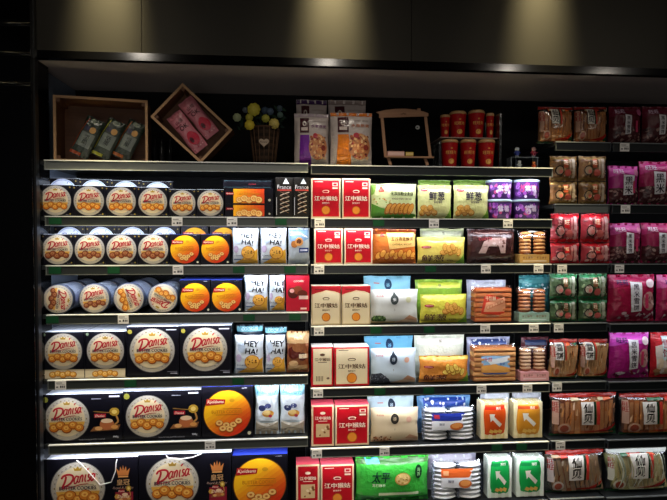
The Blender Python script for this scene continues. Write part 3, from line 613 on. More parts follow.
def cocoa(w, h):
    def art(A, w, h):
        A.poly([(w*.2, h*.3), (w*.3, h*.65), (w*.5, h*.74), (w*.78, h*.76), (w*.76, h*.3), (w*.66, h*.3), (w*.62, h*.5), (w*.4, h*.5), (w*.34, h*.3)], '#b09088')
        A.text('COCOA', w*.34, h*.72, h*.08, '#a03038', shear=.2); fleck(A, w*.3, w*.74, h*.42, h*.7, 18, ['#8a6860', '#c8b0a8', '#6a4840'], w*.025, 2); A.stroke([(w*.1, h*.9), (w*.5, h*.87), (w*.9, h*.92)], w*.015, '#8a7068')
    return artbag('cocoa_biscuit_bag', w, h, .07, '#341a18', art, seed=31)
at(cocoa, 'b3', 469, 517.5, 229, 'dark brown cocoa bag with pinkish shape, third shelf of middle bay', 'biscuit bag', short='dark brown bag')
# packs of round biscuits standing as two towers
def tower(lab, back='#b8a898', tone=('#a8622c', '#d89a58')):
    def f(w, h):
        e = empty('biscuit_tower_pack'); T = .07; n = 6; y0 = h*.29
        for c in (0, 1):
            b = MB()
            for i in range(n):
                z = y0+(h*.93-y0)*(i+.5)/n; r = w*.2
                b.ball(((c-.5)*w*.46, T/2, z), r, M(tone[0], 'food'), 14, (1, .62, .44), 0); b.ball(((c-.5)*w*.46, T/2-.003, z+.003), r*.93, M(tone[1], 'food'), 14, (1, .62, .3), 0)
            b.obj('biscuit_stack', e)
        b = MB(); b.box(-w*.47, w*.47, .004, T-.004, .002, h*.27, M(lab)); A = Art(); A.text('手工饼干', w*.28, h*.17, h*.07, '#7a4a30', w=w*.32); A.text('手工饼干', w*.72, h*.17, h*.07, '#7a4a30', w=w*.32); A.rect(w*.12, w*.88, h*.06, h*.09, mix(lab, '#ffffff', .5))
        stamp(b, A, lambda x, y, z: (x-w/2, .004-z, y)); b.obj('base_label', e)
        b = MB(); pillow(b, w*.98, h, T, film_mat(), bagshape(w*.98, h, T, .04, w*800, .003)); b.obj('clear_wrapper', e)
        b = MB(); b.ball((0, T/2, h*.95), w*.06, M('#d8d4d0'), 8, (4, .6, .5), .3); b.obj('wrapper_crimp', e)
        return e
    return f
at(tower('#c89850'), 'b3', 519.5, 551, 230, 'clear pack of stacked round biscuits with tan base, third shelf', 'biscuit pack', 'round biscuit packs', short='round biscuit pack')
at(tower('#9ab8a4', tone=('#a0522c', '#d8905c')), 'b4', 518.5, 551, 288, 'clear pack of stacked round biscuits with pale teal base, fourth shelf', 'biscuit pack', 'round biscuit packs', short='teal-based biscuit pack')
at(tower('#e0a0a0', tone=('#b07850', '#e0b890')), 'b5', 520, 550.5, 347.5, 'clear pack of stacked round biscuits with pink base, fifth shelf', 'biscuit pack', 'round biscuit packs', short='pink-based biscuit pack')
at(lambda w, h: artbag('biscuit_bag', w, h, .06, '#3c8c94', lambda A, w, h: (A.rect(0, w, h*.82, h*.95, '#58a8ac'), fleck(A, 0, w, h*.55, h*.8, 20, ['#70b8bc', '#2c6c74', '#c8dce0'], w*.04, 3)), seed=3), 'b4', 521, 553, 275.5, 'teal biscuit bag standing behind the teal-based round biscuit pack', 'biscuit bag', Y=.13)
at(lambda w, h: artbag('biscuit_bag', w, h, .06, '#5c2c34', lambda A, w, h: A.rect(w*.1, w*.9, h*.8, h*.93, '#303c60'), seed=6), 'b5', 523, 551, 338, 'dark maroon bag standing behind the pink-based round biscuit pack', 'biscuit bag', Y=.13)
def kraft(bg, em, low):
    def f(w, h):
        def art(A, w, h):
            c = w*.48; A.ell(c, h*.72, w*.085, h*.15, em, 18)
            if low == 'beans': A.ell(c, h*.72, w*.06, h*.12, mix(em, bg, .15), 14)
            else: A.poly([(c-w*.06, h*.8), (c, h*.96), (c+w*.06, h*.8)], em)
            A.text('谷' if low != 'green' else '米', c, h*.72, h*.1, bg, bold=.03); A.text('五谷杂粮', w*.18, h*.82, h*.05, '#b83a3a', rot=0); A.ell(w*.78, h*.7, w*.06, w*.06, '#d8a890' if low != 'green' else '#c8c8a0', 14); A.text('粗粮', c, h*.42, h*.06, '#8a8478', vert=True)
            A.poly([(w*.55, 0), (w*.98, 0), (w*.98, h*.14), (w*.8, h*.26), (w*.68, h*.13)], '#c09070'); A.poly([(w*.4, 0), (w*.98, 0), (w*.98, h*.06), (w*.7, h*.14)], '#d8b898')
            if low == 'black': A.poly([(0, 0), (w*.44, 0), (w*.38, h*.16), (w*.2, h*.34), (0, h*.28)], '#3a3e4a'); fleck(A, w*.02, w*.32, h*.03, h*.28, 60, ['#262a34', '#5a6070', '#8a90a0'], w*.014, 3)
            elif low == 'green': A.ell(w*.16, h*.13, w*.15, h*.12, '#4c6c3c', 16); fleck(A, w*.04, w*.28, h*.05, h*.22, 26, ['#38582c', '#78985c', '#2c4424'], w*.025, 4); A.rect(0, w*.5, 0, h*.07, '#c8b080')
            else: fleck(A, w*.02, w*.42, h*.02, h*.2, 50, ['#7a4428', '#a86840', '#c89068', '#5a2c1c'], w*.02, 5)
        return artbag('cereal_bag', w, h, .07, bg, art, seed=w*410+h*90, seal=.03, crinkle=.0014, fin='paper')
    return f
at(kraft('#d2d4d0', '#3c4444', 'green'), 'b4', 371.3, 419.5, 290, 'white cereal bag with green grain picture, fourth shelf of middle bay', 'cereal bag', 'cereal bags', short='white cereal bag')
at(kraft('#c4d4e0', '#1c2838', 'black'), 'b5', 371.3, 417.5, 349.5, 'white-blue cereal bag picturing black grains, fifth shelf of middle bay', 'cereal bag', 'cereal bags', short='white-blue cereal bag')
at(kraft('#d8c4a0', '#1c1814', 'beans'), 'b6', 371.3, 420, 409.5, 'cream cereal bag picturing brown beans, sixth shelf of middle bay', 'cereal bag', 'cereal bags', short='cream cereal bag')
def kback(bg, em): return lambda w, h: artbag('cereal_bag', w, h, .06, bg, lambda A, w, h: (A.ell(w*.5, h*.82, w*.08, h*.12, em, 16), A.text('谷', w*.5, h*.81, h*.08, bg), A.rect(w*.2, w*.32, h*.84, h*.86, '#c86058')), seed=w*222, crinkle=.0014, fin='paper')
at(kback('#88c0d4', '#20405c'), 'b4', 364, 412, 276.5, 'light blue bag standing behind the white cereal bag with green picture', 'cereal bag', 'cereal bags in the back row', Y=.12)
at(kback('#6cb0d0', '#183858'), 'b5', 365, 414, 337, 'light blue bag standing behind the white-blue black grain bag', 'cereal bag', 'cereal bags in the back row', Y=.12)
at(kback('#bcd0d8', '#1c2c40'), 'b6', 368, 415, 397.5, 'grey-blue bag standing behind the cream bean picture bag', 'cereal bag', 'cereal bags in the back row', Y=.12)
at(onion('#d4cc48', '#6a5030', True), 'b4', 421.5, 469, 295, 'yellow onion cracker bag in front, fourth shelf of middle bay', 'cracker bag', 'onion cracker bags', short='yellow onion cracker bag')
at(plainbag('#88b038', '#c8d448'), 'b4', 416, 464, 280, 'lime green cracker bag standing behind yellow one, fourth shelf', 'cracker bag', 'back row cracker bags', Y=.12)
at(onion('#e0903c', '#6a3018', True, '#f0d060'), 'b5', 420.5, 470.5, 357, 'orange onion cracker bag in front, fifth shelf of middle bay', 'cracker bag', 'onion cracker bags', short='orange onion cracker bag')
at(plainbag('#e0e4d0', '#f0e8dc'), 'b5', 415, 466, 336, 'whitish cracker bag standing behind the orange one, fifth shelf', 'cracker bag', 'back row cracker bags', Y=.12)
# packs of long bars
def bars(kind):
    cfg = {'salmon': ('#b0542c', '#d88850', '#d0402c', 7), 'tan': ('#a8683c', '#d8a468', '#88b0d0', 7), 'white': ('#c8ccd0', '#eceef0', '#24348c', 8), 'whiteorange': ('#c8ccd0', '#eceef0', '#d86028', 8)}[kind]
    def f(w, h):
        e = empty('biscuit_bar_pack'); T = .075; n = cfg[3]; b = MB()
        for i in range(n):
            z0 = h*(.03+.92*i/n); z1 = z0+h*.92/n*.86
            if 'white' in kind:
                for c in (0, 1):
                    x0 = -w*.47+c*w*.48; zc = (z0+z1)/2; b.ball((x0+w*.23, T/2, zc), w*.235, M(cfg[1], 'film'), 12, (1, T*.46/(w*.235), (z1-z0)*.56/(w*.235)), .04)
                    b.box(x0+w*.44-.002, x0+w*.455, T*.2, T*.7, z0+.003, z1-.003, M('#28303c', 'film')); b.box(x0+w*.0, x0+w*.02, T*.2, T*.7, z0+.003, z1-.003, M('#8890a0', 'film'))
            else:
                b.box(-w*.45, w*.45, .006, T-.006, z0, z1, M(cfg[i % 2], 'food')); b.box(-w*.44, w*.44, .003, .008, z0+(z1-z0)*.3, z1-(z1-z0)*.2, M(mix(cfg[0], cfg[1], .7), 'food'))
        b.obj('wrapped_wafers' if 'white' in kind else 'biscuit_bars', e)
        fn = bagshape(w, h, T, .03, w*450, .003); b = MB(); pillow(b, w, h, T, film_mat(), fn); b.obj('clear_wrapper', e)
        A = Art(); L = cfg[2]
        if kind == 'salmon':
            A.poly([(w*.18, h*.25), (w*.82, h*.2), (w*.8, h*.62), (w*.5, h*.74), (w*.26, h*.78), (w*.24, h*.6)], L); A.poly([(w*.3, h*.55), (w*.78, h*.7), (w*.82, h*.3), (w*.24, h*.3)], '#e8a078'); A.text('千层酥', w*.42, h*.66, h*.12, '#f4d8b0', w=w*.26)
            for i in range(6): A.ell(w*(.36+.07*i), h*(.42+.03*i), w*.06, h*.05, '#d87850', 12, .6); A.ell(w*(.36+.07*i), h*(.425+.03*i), w*.045, h*.035, '#f0b48c', 10, .6)
            A.poly([(w*.42, h*.88), (w*.5, h*.96), (w*.58, h*.88)], '#e8d8c8')
        elif kind == 'tan':
            A.rect(w*.2, w*.84, h*.26, h*.72, L); A.poly([(w*.2, h*.26), (w*.84, h*.26), (w*.84, h*.38), (w*.5, h*.5), (w*.2, h*.45)], '#e0a050'); A.poly([(w*.3, h*.6), (w*.84, h*.72), (w*.84, h*.58), (w*.4, h*.48)], '#e8ecec'); A.text('千层', w*.34, h*.62, h*.11, '#c03038'); A.text('酥饼', w*.66, h*.5, h*.07, '#2c4890'); A.rect(w*.2, w*.84, h*.22, h*.26, '#3858a0')
        else:
            A.rect(w*.16, w*.74, h*.36, h*.82, '#e8e8ea'); A.poly([(w*.16, h*.62), (w*.7, h*.62), (w*.78, h*.84), (w*.16, h*.84)], L); A.rect(w*.2, w*.3, h*.68, h*.79, '#b83040' if kind == 'white' else '#e8a878'); A.text('薄饼', w*.34, h*.52, h*.08, '#5a5a70')
            A.ell(w*.62, h*.46, w*.13, h*.11, '#c86830', 16); A.ell(w*.62, h*.48, w*.1, h*.08, '#e89850', 14)
        us = [w*i/20 for i in range(21)]; vv = [h*i/20 for i in range(21)]; b = MB(); sf = onbag(fn, w, h)
        for vs, fs, m, z in A.it:
            v2, f2 = cut(vs, fs, us, vv); b.add([sf(x, y, z+.002) for x, y in v2], f2, m, True)
        b.obj('printed_label', e); return e
    return f
def bbag(col, c2, nm='biscuit_bag'): return lambda w, h: artbag(nm, w, h, .06, col, lambda A, w, h: (A.rect(w*.1, w*.9, h*.72, h*.95, c2), fleck(A, w*.05, w*.95, h*.6, h*.96, 16, ['#e8ecf4', mix(col, '#ffffff', .4)], w*.03, 9)), seed=w*123+h*77, crinkle=.004)
at(bars('salmon'), 'b4', 473.5, 514, 286, 'clear pack of orange-brown biscuit bars with red label, fourth shelf', 'biscuit pack', 'biscuit bar packs', short='orange-brown bar pack')
at(bbag('#b8bccc', '#c8ccd8'), 'b4', 468, 508, 280.5, 'silvery white pack standing behind the orange-brown bars', 'biscuit pack', 'packs in the back row', Y=.13)
at(bars('tan'), 'b5', 472, 518.5, 345.5, 'clear pack of tan biscuit bars with blue label, fifth shelf', 'biscuit pack', 'biscuit bar packs', short='tan bar pack')
at(bbag('#a8acc8', '#3c4c80'), 'b5', 468, 512, 338, 'silvery and navy pack standing behind the tan bars', 'biscuit pack', 'packs in the back row', Y=.13)
at(bars('white'), 'b6', 422.5, 478, 408, 'pack of white wrapped wafers with navy label, sixth shelf', 'wafer pack', 'wafer packs', short='white wafer pack')
at(bbag('#6898c8', '#2848a0'), 'b6', 418, 472, 397, 'blue pack standing behind white wafers with navy label', 'wafer pack', 'packs in the back row', Y=.13)
at(bars('whiteorange'), 'b7', 432.5, 485.5, 463, 'pack of white wrapped wafers with orange label, lowest shelf', 'wafer pack', 'wafer packs', short='orange-label wafer pack')
at(bbag('#b8b4c8', '#d0ccd8'), 'b7', 428, 478, 455, 'silvery lilac pack standing behind white wafers with orange label', 'wafer pack', 'packs in the back row', Y=.13)
def pale(bg, lc, lc2, cr='#e4d090'):
    def f(w, h):
        e = empty('soda_cracker_pack'); T = .08; b = MB()
        for i in range(7):
            x = -w*.44+w*.88*i/7; b.box(x, x+w*.88/7*.94, .008+.002*(i % 2), T-.008, h*.03, h*.92, M(cr if i % 2 else mix(cr, '#ffffff', .25), 'food'))
        b.obj('crackers', e); fn = bagshape(w, h, T, .03, w*600, .003); b = MB(); pillow(b, w, h, T, film_mat(), fn); b.obj('clear_wrapper', e)
        A = Art(); x0, x1, y0, y1 = w*.1, w*.9, h*.08, h*.88; A.rect(x0, x1, y0, y1, mix(lc, '#ffffff', .35)); A.rect(x0+w*.03, x1-w*.03, y0+h*.02, y1-h*.02, lc)
        A.rect(x0+w*.05, x1-w*.1, y1-h*.12, y1-h*.05, lc2); A.text('苏打', w*.6, y1-h*.085, h*.06, '#f0e8d8')
        A.poly([(w*.3, h*.66), (w*.48, h*.66), (w*.45, h*.6), (w*.72, h*.4), (w*.64, h*.33), (w*.4, h*.52), (w*.34, h*.46)], '#e8e0d0'); 
        for i in range(3): A.poly([(w*(.3+.14*i), h*.2), (w*(.42+.14*i), h*.16), (w*(.46+.14*i), h*.24), (w*(.34+.14*i), h*.28)], '#f0c060'); 
        us = [w*i/20 for i in range(21)]; vv = [h*i/20 for i in range(21)]; b = MB(); sf = onbag(fn, w, h)
        for vs, fs, m, z in A.it:
            v2, f2 = cut(vs, fs, us, vv); b.add([sf(x, y, z+.002) for x, y in v2], f2, m, True)
        b.obj('printed_label', e); return e
    return f
G = 'soda cracker packs'
at(pale('', '#d85018', '#c02818'), 'b6', 479.8, 511, 400, 'pale soda cracker pack with red-orange label, sixth shelf', 'cracker pack', G, short='soda cracker packs')
at(pale('', '#d89028', '#c84820'), 'b6', 512.5, 545.5, 399.5, 'pale soda cracker pack with amber label, sixth shelf', 'cracker pack', G, short='soda cracker packs')
at(pale('', '#18a048', '#107838', '#d0dcc8'), 'b7', 487, 514.5, 456, 'pale soda cracker pack with green label beside the wrapped wafers, lowest shelf', 'cracker pack', G, short='green-label packs')
at(pale('', '#18a048', '#107838', '#d0dcc8'), 'b7', 515.5, 547, 455.5, 'pale soda cracker pack with green label beside the narrow bay, lowest shelf', 'cracker pack', G, short='green-label packs')
for i, (k, a, b, y, c1) in enumerate((('b6', 482, 512, 392.5, '#c8ccd4'), ('b6', 514, 544, 392.5, '#c8ccd4'))):
    at(bbag(c1, '#dcdfe6'), k, a, b, y, f'silvery pack in back row of sixth shelf, behind the {("red-orange", "amber")[i]} label crackers', 'cracker pack', 'packs in the back row', Y=.13)
def taiping(w, h):
    def art(A, w, h):
        A.rect(0, w, h*.88, h, '#38682c'); A.poly([(w*.12, h), (w*.3, h), (w*.32, h*.9), (w*.14, h*.88)], '#4898c0'); A.text('太平', w*.33, h*.6, h*.24, '#14402c', w=w*.24, bold=.025, shear=.15); A.text('苏打饼干', w*.3, h*.42, h*.07, '#e8f0d0')
        A.ell(w*.63, h*.56, w*.11, h*.14, '#c89848', 20); A.ell(w*.63, h*.565, w*.095, h*.12, '#e8c880', 20); fleck(A, w*.56, w*.7, h*.48, h*.65, 12, ['#a87830'], w*.008, 3)
        A.ell(w*.85, h*.7, w*.05, h*.15, '#143820', 14); A.text('海苔', w*.85, h*.7, h*.18, '#88b878', vert=True); A.rect(w*.3, w*.85, h*.2, h*.26, '#d8ecc0'); A.poly([(0, 0), (w, 0), (w, h*.12), (0, h*.2)], '#1c7828')
    return artbag('cracker_bag', w, h, .08, '#3cae3c', art, seed=44, crinkle=.004)
at(taiping, 'b7', 356, 430.5, 459.5, 'big bright green cracker bag beside red cartons, lowest shelf of middle bay', 'cracker bag', short='big green bag')

# ================================================================== NARROW BAY and RIGHT BAY
def small(bg, edge, blob, seed0, crk):
    def f(w, h):
        def art(A, w, h):
            A.rect(w*.0, w, h*.84, h, edge); A.rect(0, w, 0, h*.12, edge); fleck(A, w*.08, w*.92, h*.12, h*.84, 34, crk, w*.07, int(seed0*7), .8)
            A.rect(w*.72, w*.84, h*.1, h*.9, mix(bg, '#e8e0d0', .55)); A.rect(w*.3, w*.36, h*.14, h*.82, mix(bg, '#20140c', .5)); A.ell(w*.26, h*.4, w*.15, h*.2, '#1c1812', 16); A.ell(w*.26, h*.4, w*.12, h*.16, mix(blob, bg, .35), 16); A.ell(w*.3, h*.36, w*.06, h*.08, mix(blob, '#c03030', .5), 12); A.poly([(w*.6, h*.12), (w*.66, h*.12), (w*.7, h*.86), (w*.62, h*.86)], mix(bg, '#f0e8d8', .35)); fleck(A, w*.4, w*.95, h*.14, h*.4, 10, [mix(bg, '#ffffff', .4), crk[1]], w*.04, int(seed0*3), .7); A.rect(w*.4, w*.55, h*.5, h*.86, mix(edge, '#c83028', .5)); A.text('旺', w*.475, h*.7, h*.16, '#e8d8b8'); A.ell(w*.55, h*.3, w*.12, h*.14, mix(blob, '#c03030', .6), 12)  # slanted pale streak is glare painted onto the packet film
        return artbag('rice_cracker_packet', w, h, .06, bg, art, seed=seed0+w*100, crinkle=.004)
    return f
def quad(k, xs, ys, fn, word, grp, Y=.02):
    for c in (0, 1):
        col = 'stack on its left' if c == 0 else 'stack on its right'
        at(fn(c+1), k, xs[c][0], xs[c][1], ys[1]+1, f'{word} cracker packet, lower one of the {col}, {ORD[int(k[1])-1]} shelf', 'cracker packet', grp, Y=Y, short=f'{word} cracker packets')
        hh = P(sum(xs[c])/2, ys[1]+1, Y)[1]-Z[k]
        at(fn(c+3), k, xs[c][0], xs[c][1], ys[0], f'{word} cracker packet, upper one of the {col}, {ORD[int(k[1])-1]} shelf', 'cracker packet', grp, Y=Y, dz=hh)
quad('c2', ((552.3, 580), (581.3, 609.3)), (155.5, 180), lambda s: small('#7c5838', '#8a6c3c', '#9c8468', s+50, ['#6a4428', '#a07c50', '#584028', '#8a6840']), 'brown', 'brown cracker packets')
quad('c3', ((553, 582), (583.5, 613)), (213.5, 242), lambda s: small('#a83840', '#c41c28', '#d8b0a0', s+60, ['#8a4448', '#c87878', '#702830', '#d09890']), 'red', 'red cracker packets')
quad('c4', ((552.3, 580), (581.3, 610)), (274, 299), lambda s: small('#4c6040', '#2c7044', '#d0a898', s+70, ['#3c5034', '#788860', '#8a9870', '#2c4028']), 'green', 'green cracker packets')
def crackfill(cols, n=9, slant=0.0, rows=1):
    def f(g, w, h, T):
        r = random.Random(int(w*5000))
        for j in range(rows):
            for i in range(n):
                x = -w*.44+w*.88*(i+.5)/n; z0 = h*(.05+.88*j/rows); z1 = z0+h*.85/rows*r.uniform(.92, 1); c = M(r.choice(cols), 'food')
                fr = lambda zz: math.sqrt(max(0, 1-abs(2*zz/h-1)**3))
                dy = max(.006, T*.36*(1-abs(2*(i+.5)/n-1)**3)**.5)
                g.obox((x, T/2, (z0+z1)/2), (w*.4/n*1.05, 0, 0), (0, dy*.75, 0), (slant*(z1-z0)/2, 0, (z1-z0)/2*.97), c)
                g.obox((x, T/2-dy*.76, (z0+z1)/2), (w*.3/n, 0, 0), (0, .001, 0), (slant*(z1-z0)/2*.8, 0, (z1-z0)/2*.8), M(mix(cols[0], '#f0c890', .35), 'food'))
    return f
def senbei(bg='#9c5428', lab=(.33, .62, .28, .78), seed=1, green=True, word='仙贝', cols=('#9c5428', '#b86c34', '#7c4020', '#c88a50'), silver=False, rows=1, n=9, slant=0):
    def f(w, h):
        def art(A, w, h):
            A.rect(0, w, h*.91, h*.99, '#8c2018' if not silver else '#c8ccc0'); A.poly([(0, 0), (w, 0), (w, h*.09), (w*.6, h*.05), (0, h*.06)], '#1c4428')
            if green: A.poly([(w*.62, h*.02), (w, h*.02), (w, h*.22), (w*.8, h*.12)], '#20502c'); A.poly([(w*.45, h*.04), (w*.8, h*.08), (w*.98, h*.26), (w*.98, h*.3), (w*.7, h*.15), (w*.45, h*.1)], '#c02c20')
            r = random.Random(seed+40)
            for i in range(26): x = w*r.uniform(.08, .94); y = h*r.uniform(.12, .7); A.poly([(x, y), (x+w*.022, y), (x+w*r.uniform(.02, .05), y+h*r.uniform(.1, .22)), (x+w*.008, y+h*.1)], mix(r.choice(cols), r.choice(['#f0e0c8', '#2a140c', '#e8a060']), r.uniform(.2, .6)))
            for i in range(5): x = w*r.uniform(.05, .85); A.poly([(x, h*.84), (x+w*.14, h*.87), (x+w*.1, h*.91), (x, h*.91)], r.choice(['#c03828', '#d8602c', '#2c5c38', '#b8a078']))
            A.ell(w*.18, h*.2, w*.09, h*.13, mix(bg, '#e8d8c8', .5), 14); A.ell(w*.18, h*.2, w*.06, h*.09, '#a04830', 12)
            x0, x1, y0, y1 = [q*(w if i < 2 else h) for i, q in enumerate(lab)]; A.poly([(x0, y0), (x1, y0), (x1+w*.01, y1), (x0-w*.01, y1)], '#d8d0c4'); A.text(word, (x0+x1)/2, (y0+y1)/2, (y1-y0)*.9, '#14100c', vert=True, w=None, bold=.06)
            A.rect(x1, x1+w*.035, y0, y1, '#1c3420'); A.rect(x1+w*.045, x1+w*.09, y0, y1, '#c03c30')
            A.rect(w*.02, w*.1, h*.3, h*.85, mix(bg, '#e0d8d8', .5)); A.text('旺旺', w*.06, h*.7, h*.25, '#a02828', vert=True)
            r = random.Random(seed)
            if silver:
                for i in range(14): x = w*r.uniform(.02, .95); A.stroke([(x, h*r.uniform(.05, .3)), (x+w*.05, h*.5), (x-w*.02, h*.9)], w*.012, r.choice(['#d8dcc8', '#98a088', '#b0a870']))
        return clearbag('rice_cracker_bag', w, h, .08, art, seed, crackfill(cols, n, slant, rows))
    return f
SG = 'see-through rice cracker bags'
at(senbei(seed=2, lab=(.3, .5, .5, .92)), 'c1', 541, 576.5, 105, 'see-through rice cracker bag on top shelf of narrow bay, beside the figurines', 'cracker bag', SG, Y=.03, short='top rice cracker bags')
at(senbei(seed=3, lab=(.3, .5, .5, .92)), 'c1', 577.5, 611, 105, 'see-through rice cracker bag on top shelf of narrow bay, beside maroon bags', 'cracker bag', SG, Y=.03, short='top rice cracker bags')
at(senbei(seed=4, lab=(.12, .38, .5, .92), word='雪饼', cols=('#b08050', '#c89c68', '#9c6838', '#c07840'), slant=.12, n=11), 'c5', 552.5, 581.7, 340, 'bag of long tan crackers, fifth shelf of narrow bay, beside the round biscuits', 'cracker bag', SG, short='tan cracker bags')
at(senbei(seed=5, lab=(.12, .38, .5, .92), word='雪饼', cols=('#b08050', '#c89c68', '#9c6838', '#c07840'), slant=.12, n=11), 'c5', 582.7, 612, 340, 'bag of long tan crackers, fifth shelf of narrow bay, beside the magenta bag', 'cracker bag', SG, short='tan cracker bags')
at(senbei(seed=6, lab=(.42, .6, .3, .82), rows=1, n=12), 'c6', 552.5, 621, 394.5, 'wide orange-brown rice cracker bag on sixth shelf of narrow bay', 'cracker bag', SG, short='wide rice cracker bag')
at(senbei(seed=7, lab=(.3, .5, .3, .82), rows=1, n=12), 'd6', 623, 690, 394.5, 'wide orange-brown rice cracker bag on sixth shelf of right end bay', 'cracker bag', SG, short='wide rice cracker bag')
at(senbei(seed=8, lab=(.35, .6, .35, .9), bg='#88786c', cols=('#6a5038', '#907860', '#8c5030', '#504030'), n=11, slant=-.2), 'c7', 548, 607.5, 452, 'dim wide rice cracker bag, lowest shelf of narrow bay', 'cracker bag', SG, short='wide rice cracker bag')
at(senbei(seed=9, lab=(.35, .62, .35, .9), bg='#b8b890', silver=True, cols=('#a8a470', '#c8c498', '#8c8c58', '#d0ccb0'), n=11, slant=-.25), 'd7', 609, 672, 450, 'silvery green rice cracker bag, lowest shelf of right end bay', 'cracker bag', SG, short='silvery rice cracker bag')
# magenta black-rice bags
def black(bg='#98204c', low=True, seed=1, txt='黑米雪饼', hi='#c83880', dark='#4c2428', lx=(.4, .62), tilt=0):
    def f(w, h):
        def art(A, w, h):
            A.poly([(0, h*.7), (w*.4, h*.8), (w, h*.72), (w, h), (0, h)], hi)
            if low: A.rect(0, w, 0, h*.42, dark); fleck(A, w*.02, w*.98, h*.03, h*.42, 44, ['#6a4444', '#8a6460', '#382024', '#a08078'], w*.055, seed, .8)
            else: fleck(A, w*.1, w*.95, h*.04, h*.2, 20, ['#d8c8cc', '#8a1c3c', '#c8a8b0', '#5a1830'], w*.05, seed, .7); A.ell(w*.8, h*.45, w*.15, h*.2, '#b88880', 16); fleck(A, w*.7, w*.92, h*.3, h*.6, 12, ['#8a5858', '#d0b0a8'], w*.04, 3)
            x0, x1 = w*lx[0], w*lx[1]; y0, y1 = (h*.24, h*.74) if low else (h*.22, h*.84)
            A.poly([(x0, y0), (x1, y0+h*.02), (x1+w*.02, y1), (x0-w*.02, y1+h*.02)], '#dcd8dc'); A.text(txt, (x0+x1)/2, (y0+y1)/2, (y1-y0)*.92, '#281828', vert=True, bold=.02)
            A.ell(w*.84, h*.82, w*.1, h*.09, '#e0c8cc' if not low else '#c06088', 14); A.text('旺旺', w*.24, h*.84, h*.1, '#e0c0d8' if low else '#482858', bold=.02)
            A.rect(w*.7, w*.78, h*.3, h*.6, '#c83c60')
        return artbag('rice_cracker_bag', w, h, .08, bg, art, seed=seed, crinkle=.0045)
    return f
BG = 'maroon and magenta rice cracker bags'
at(black('#581420', True, 81, hi='#6a1830', lx=(.38, .55)), 'd1', 613, 645.5, 105, 'dark maroon rice cracker bag on top shelf, beside the narrow bay', 'cracker bag', BG, short='dark maroon bags')
at(black('#581420', True, 82, hi='#6a1830', lx=(.38, .55)), 'd1', 646.5, 680, 105, 'dark maroon rice cracker bag on top shelf, at the right picture edge', 'cracker bag', BG, short='dark maroon bags')
at(black('#a02470', True, 83, hi='#d048a0', txt='黑米', lx=(.38, .72)), 'd2', 612.5, 642, 165, 'magenta rice cracker bag, second shelf of right end bay, beside brown packets', 'cracker bag', BG, short='magenta bags')
at(black('#98204c', True, 84, hi='#b83070', txt='黑米', lx=(.3, .6)), 'd2', 643.5, 679, 160.5, 'magenta rice cracker bag, second shelf of right end bay, at picture edge', 'cracker bag', BG, short='magenta bags')
at(black('#982050', True, 85, hi='#b84888'), 'd3', 614, 645, 223, 'plum red rice cracker bag, third shelf of right end bay, beside red packets', 'cracker bag', BG, short='plum red bags')
at(black('#98204c', True, 86, hi='#b03068'), 'd3', 646, 679, 223, 'plum red rice cracker bag, third shelf of right end bay, at picture edge', 'cracker bag', BG, short='plum red bags')
at(black('#98183c', False, 87, hi='#a82450'), 'd4', 612, 659.5, 275, 'large crimson rice cracker bag with tall white label, fourth shelf', 'cracker bag', BG, short='large crimson bag')
at(black('#a81c50', False, 88, hi='#c05088'), 'd4', 661, 708, 275, 'large crimson bag on fourth shelf, cut off by picture edge', 'cracker bag', BG, short='large crimson bag')
at(black('#a01c70', False, 89, hi='#c840b0'), 'd5', 613, 653.5, 333, 'bright magenta rice cracker bag with tall white label, fifth shelf', 'cracker bag', BG, short='bright magenta bag')
def redwhite(w, h):
    def art(A, w, h):
        A.poly([(w*.1, h*.1), (w*.9, h*.1), (w*.98, h*.75), (w*.5, h*.85), (w*.06, h*.7)], '#d8c8bc'); A.rect(w*.2, w*.42, h*.4, h*.92, '#c8dce0'); A.text('雪饼', w*.3, h*.66, h*.4, '#a02838', vert=True); fleck(A, w*.1, w*.9, h*.08, h*.4, 18, ['#c8a078', '#e0c8a8', '#a87850'], w*.08, 4); A.ell(w*.7, h*.5, w*.12, h*.1, '#d87030', 12)
    return artbag('rice_cracker_bag', w, h, .08, '#b82028', art, seed=90, crinkle=.004)
at(redwhite, 'd5', 655, 695, 333, 'red and white rice cracker bag, fifth shelf of right end bay', 'cracker bag', BG, short='red and white bag')

# ================================================================== DISPLAY SHELF
WD = wood('#4c2e1c', '#6e4628'); WL = wood('#9a7650', '#b89068')
def crate(w, h, d, t=.012):
    e = empty('wooden_crate')
    b = MB(); b.box(-w/2, w/2, d-.006, d, 0, h, WD); b.obj('back_panel', e)
    for nm, q in (('side_board', (-w/2, -w/2+t, 0, d-.007, 0, h)), ('side_board', (w/2-t, w/2, 0, d-.007, 0, h)), ('top_board', (-w/2+t, w/2-t, 0, d-.007, h-t, h)), ('bottom_board', (-w/2+t, w/2-t, 0, d-.007, 0, t))):
        b = MB(); b.box(*q, WD); b.box(q[0], q[1], -.0015, 0, q[4], q[5], WL); b.obj(nm, e)
    for sx in (-1, 1):
        for sz in (0, 1): b = MB(); x = sx*(w/2-t-.008); z = t+.008 if sz == 0 else h-t-.008; b.box(x-.008, x+.008, .004, d-.008, z-.008, z+.008, WD); b.obj('corner_block', e)
    return e
x0, _ = P(52.5, 130, .05); x1, _ = P(148.5, 130, .12); zt = P(53, 94.5, .05)[1]
c1 = crate(x1-x0, zt-Z['a1']-.004, .16); c1.location = ((x0+x1)/2, .085, Z['a1']+.0035); c1.rotation_euler = (0, 0, rad(9)); tag(c1, 'upright wooden crate holding three dark snack packets on display shelf', 'crate')
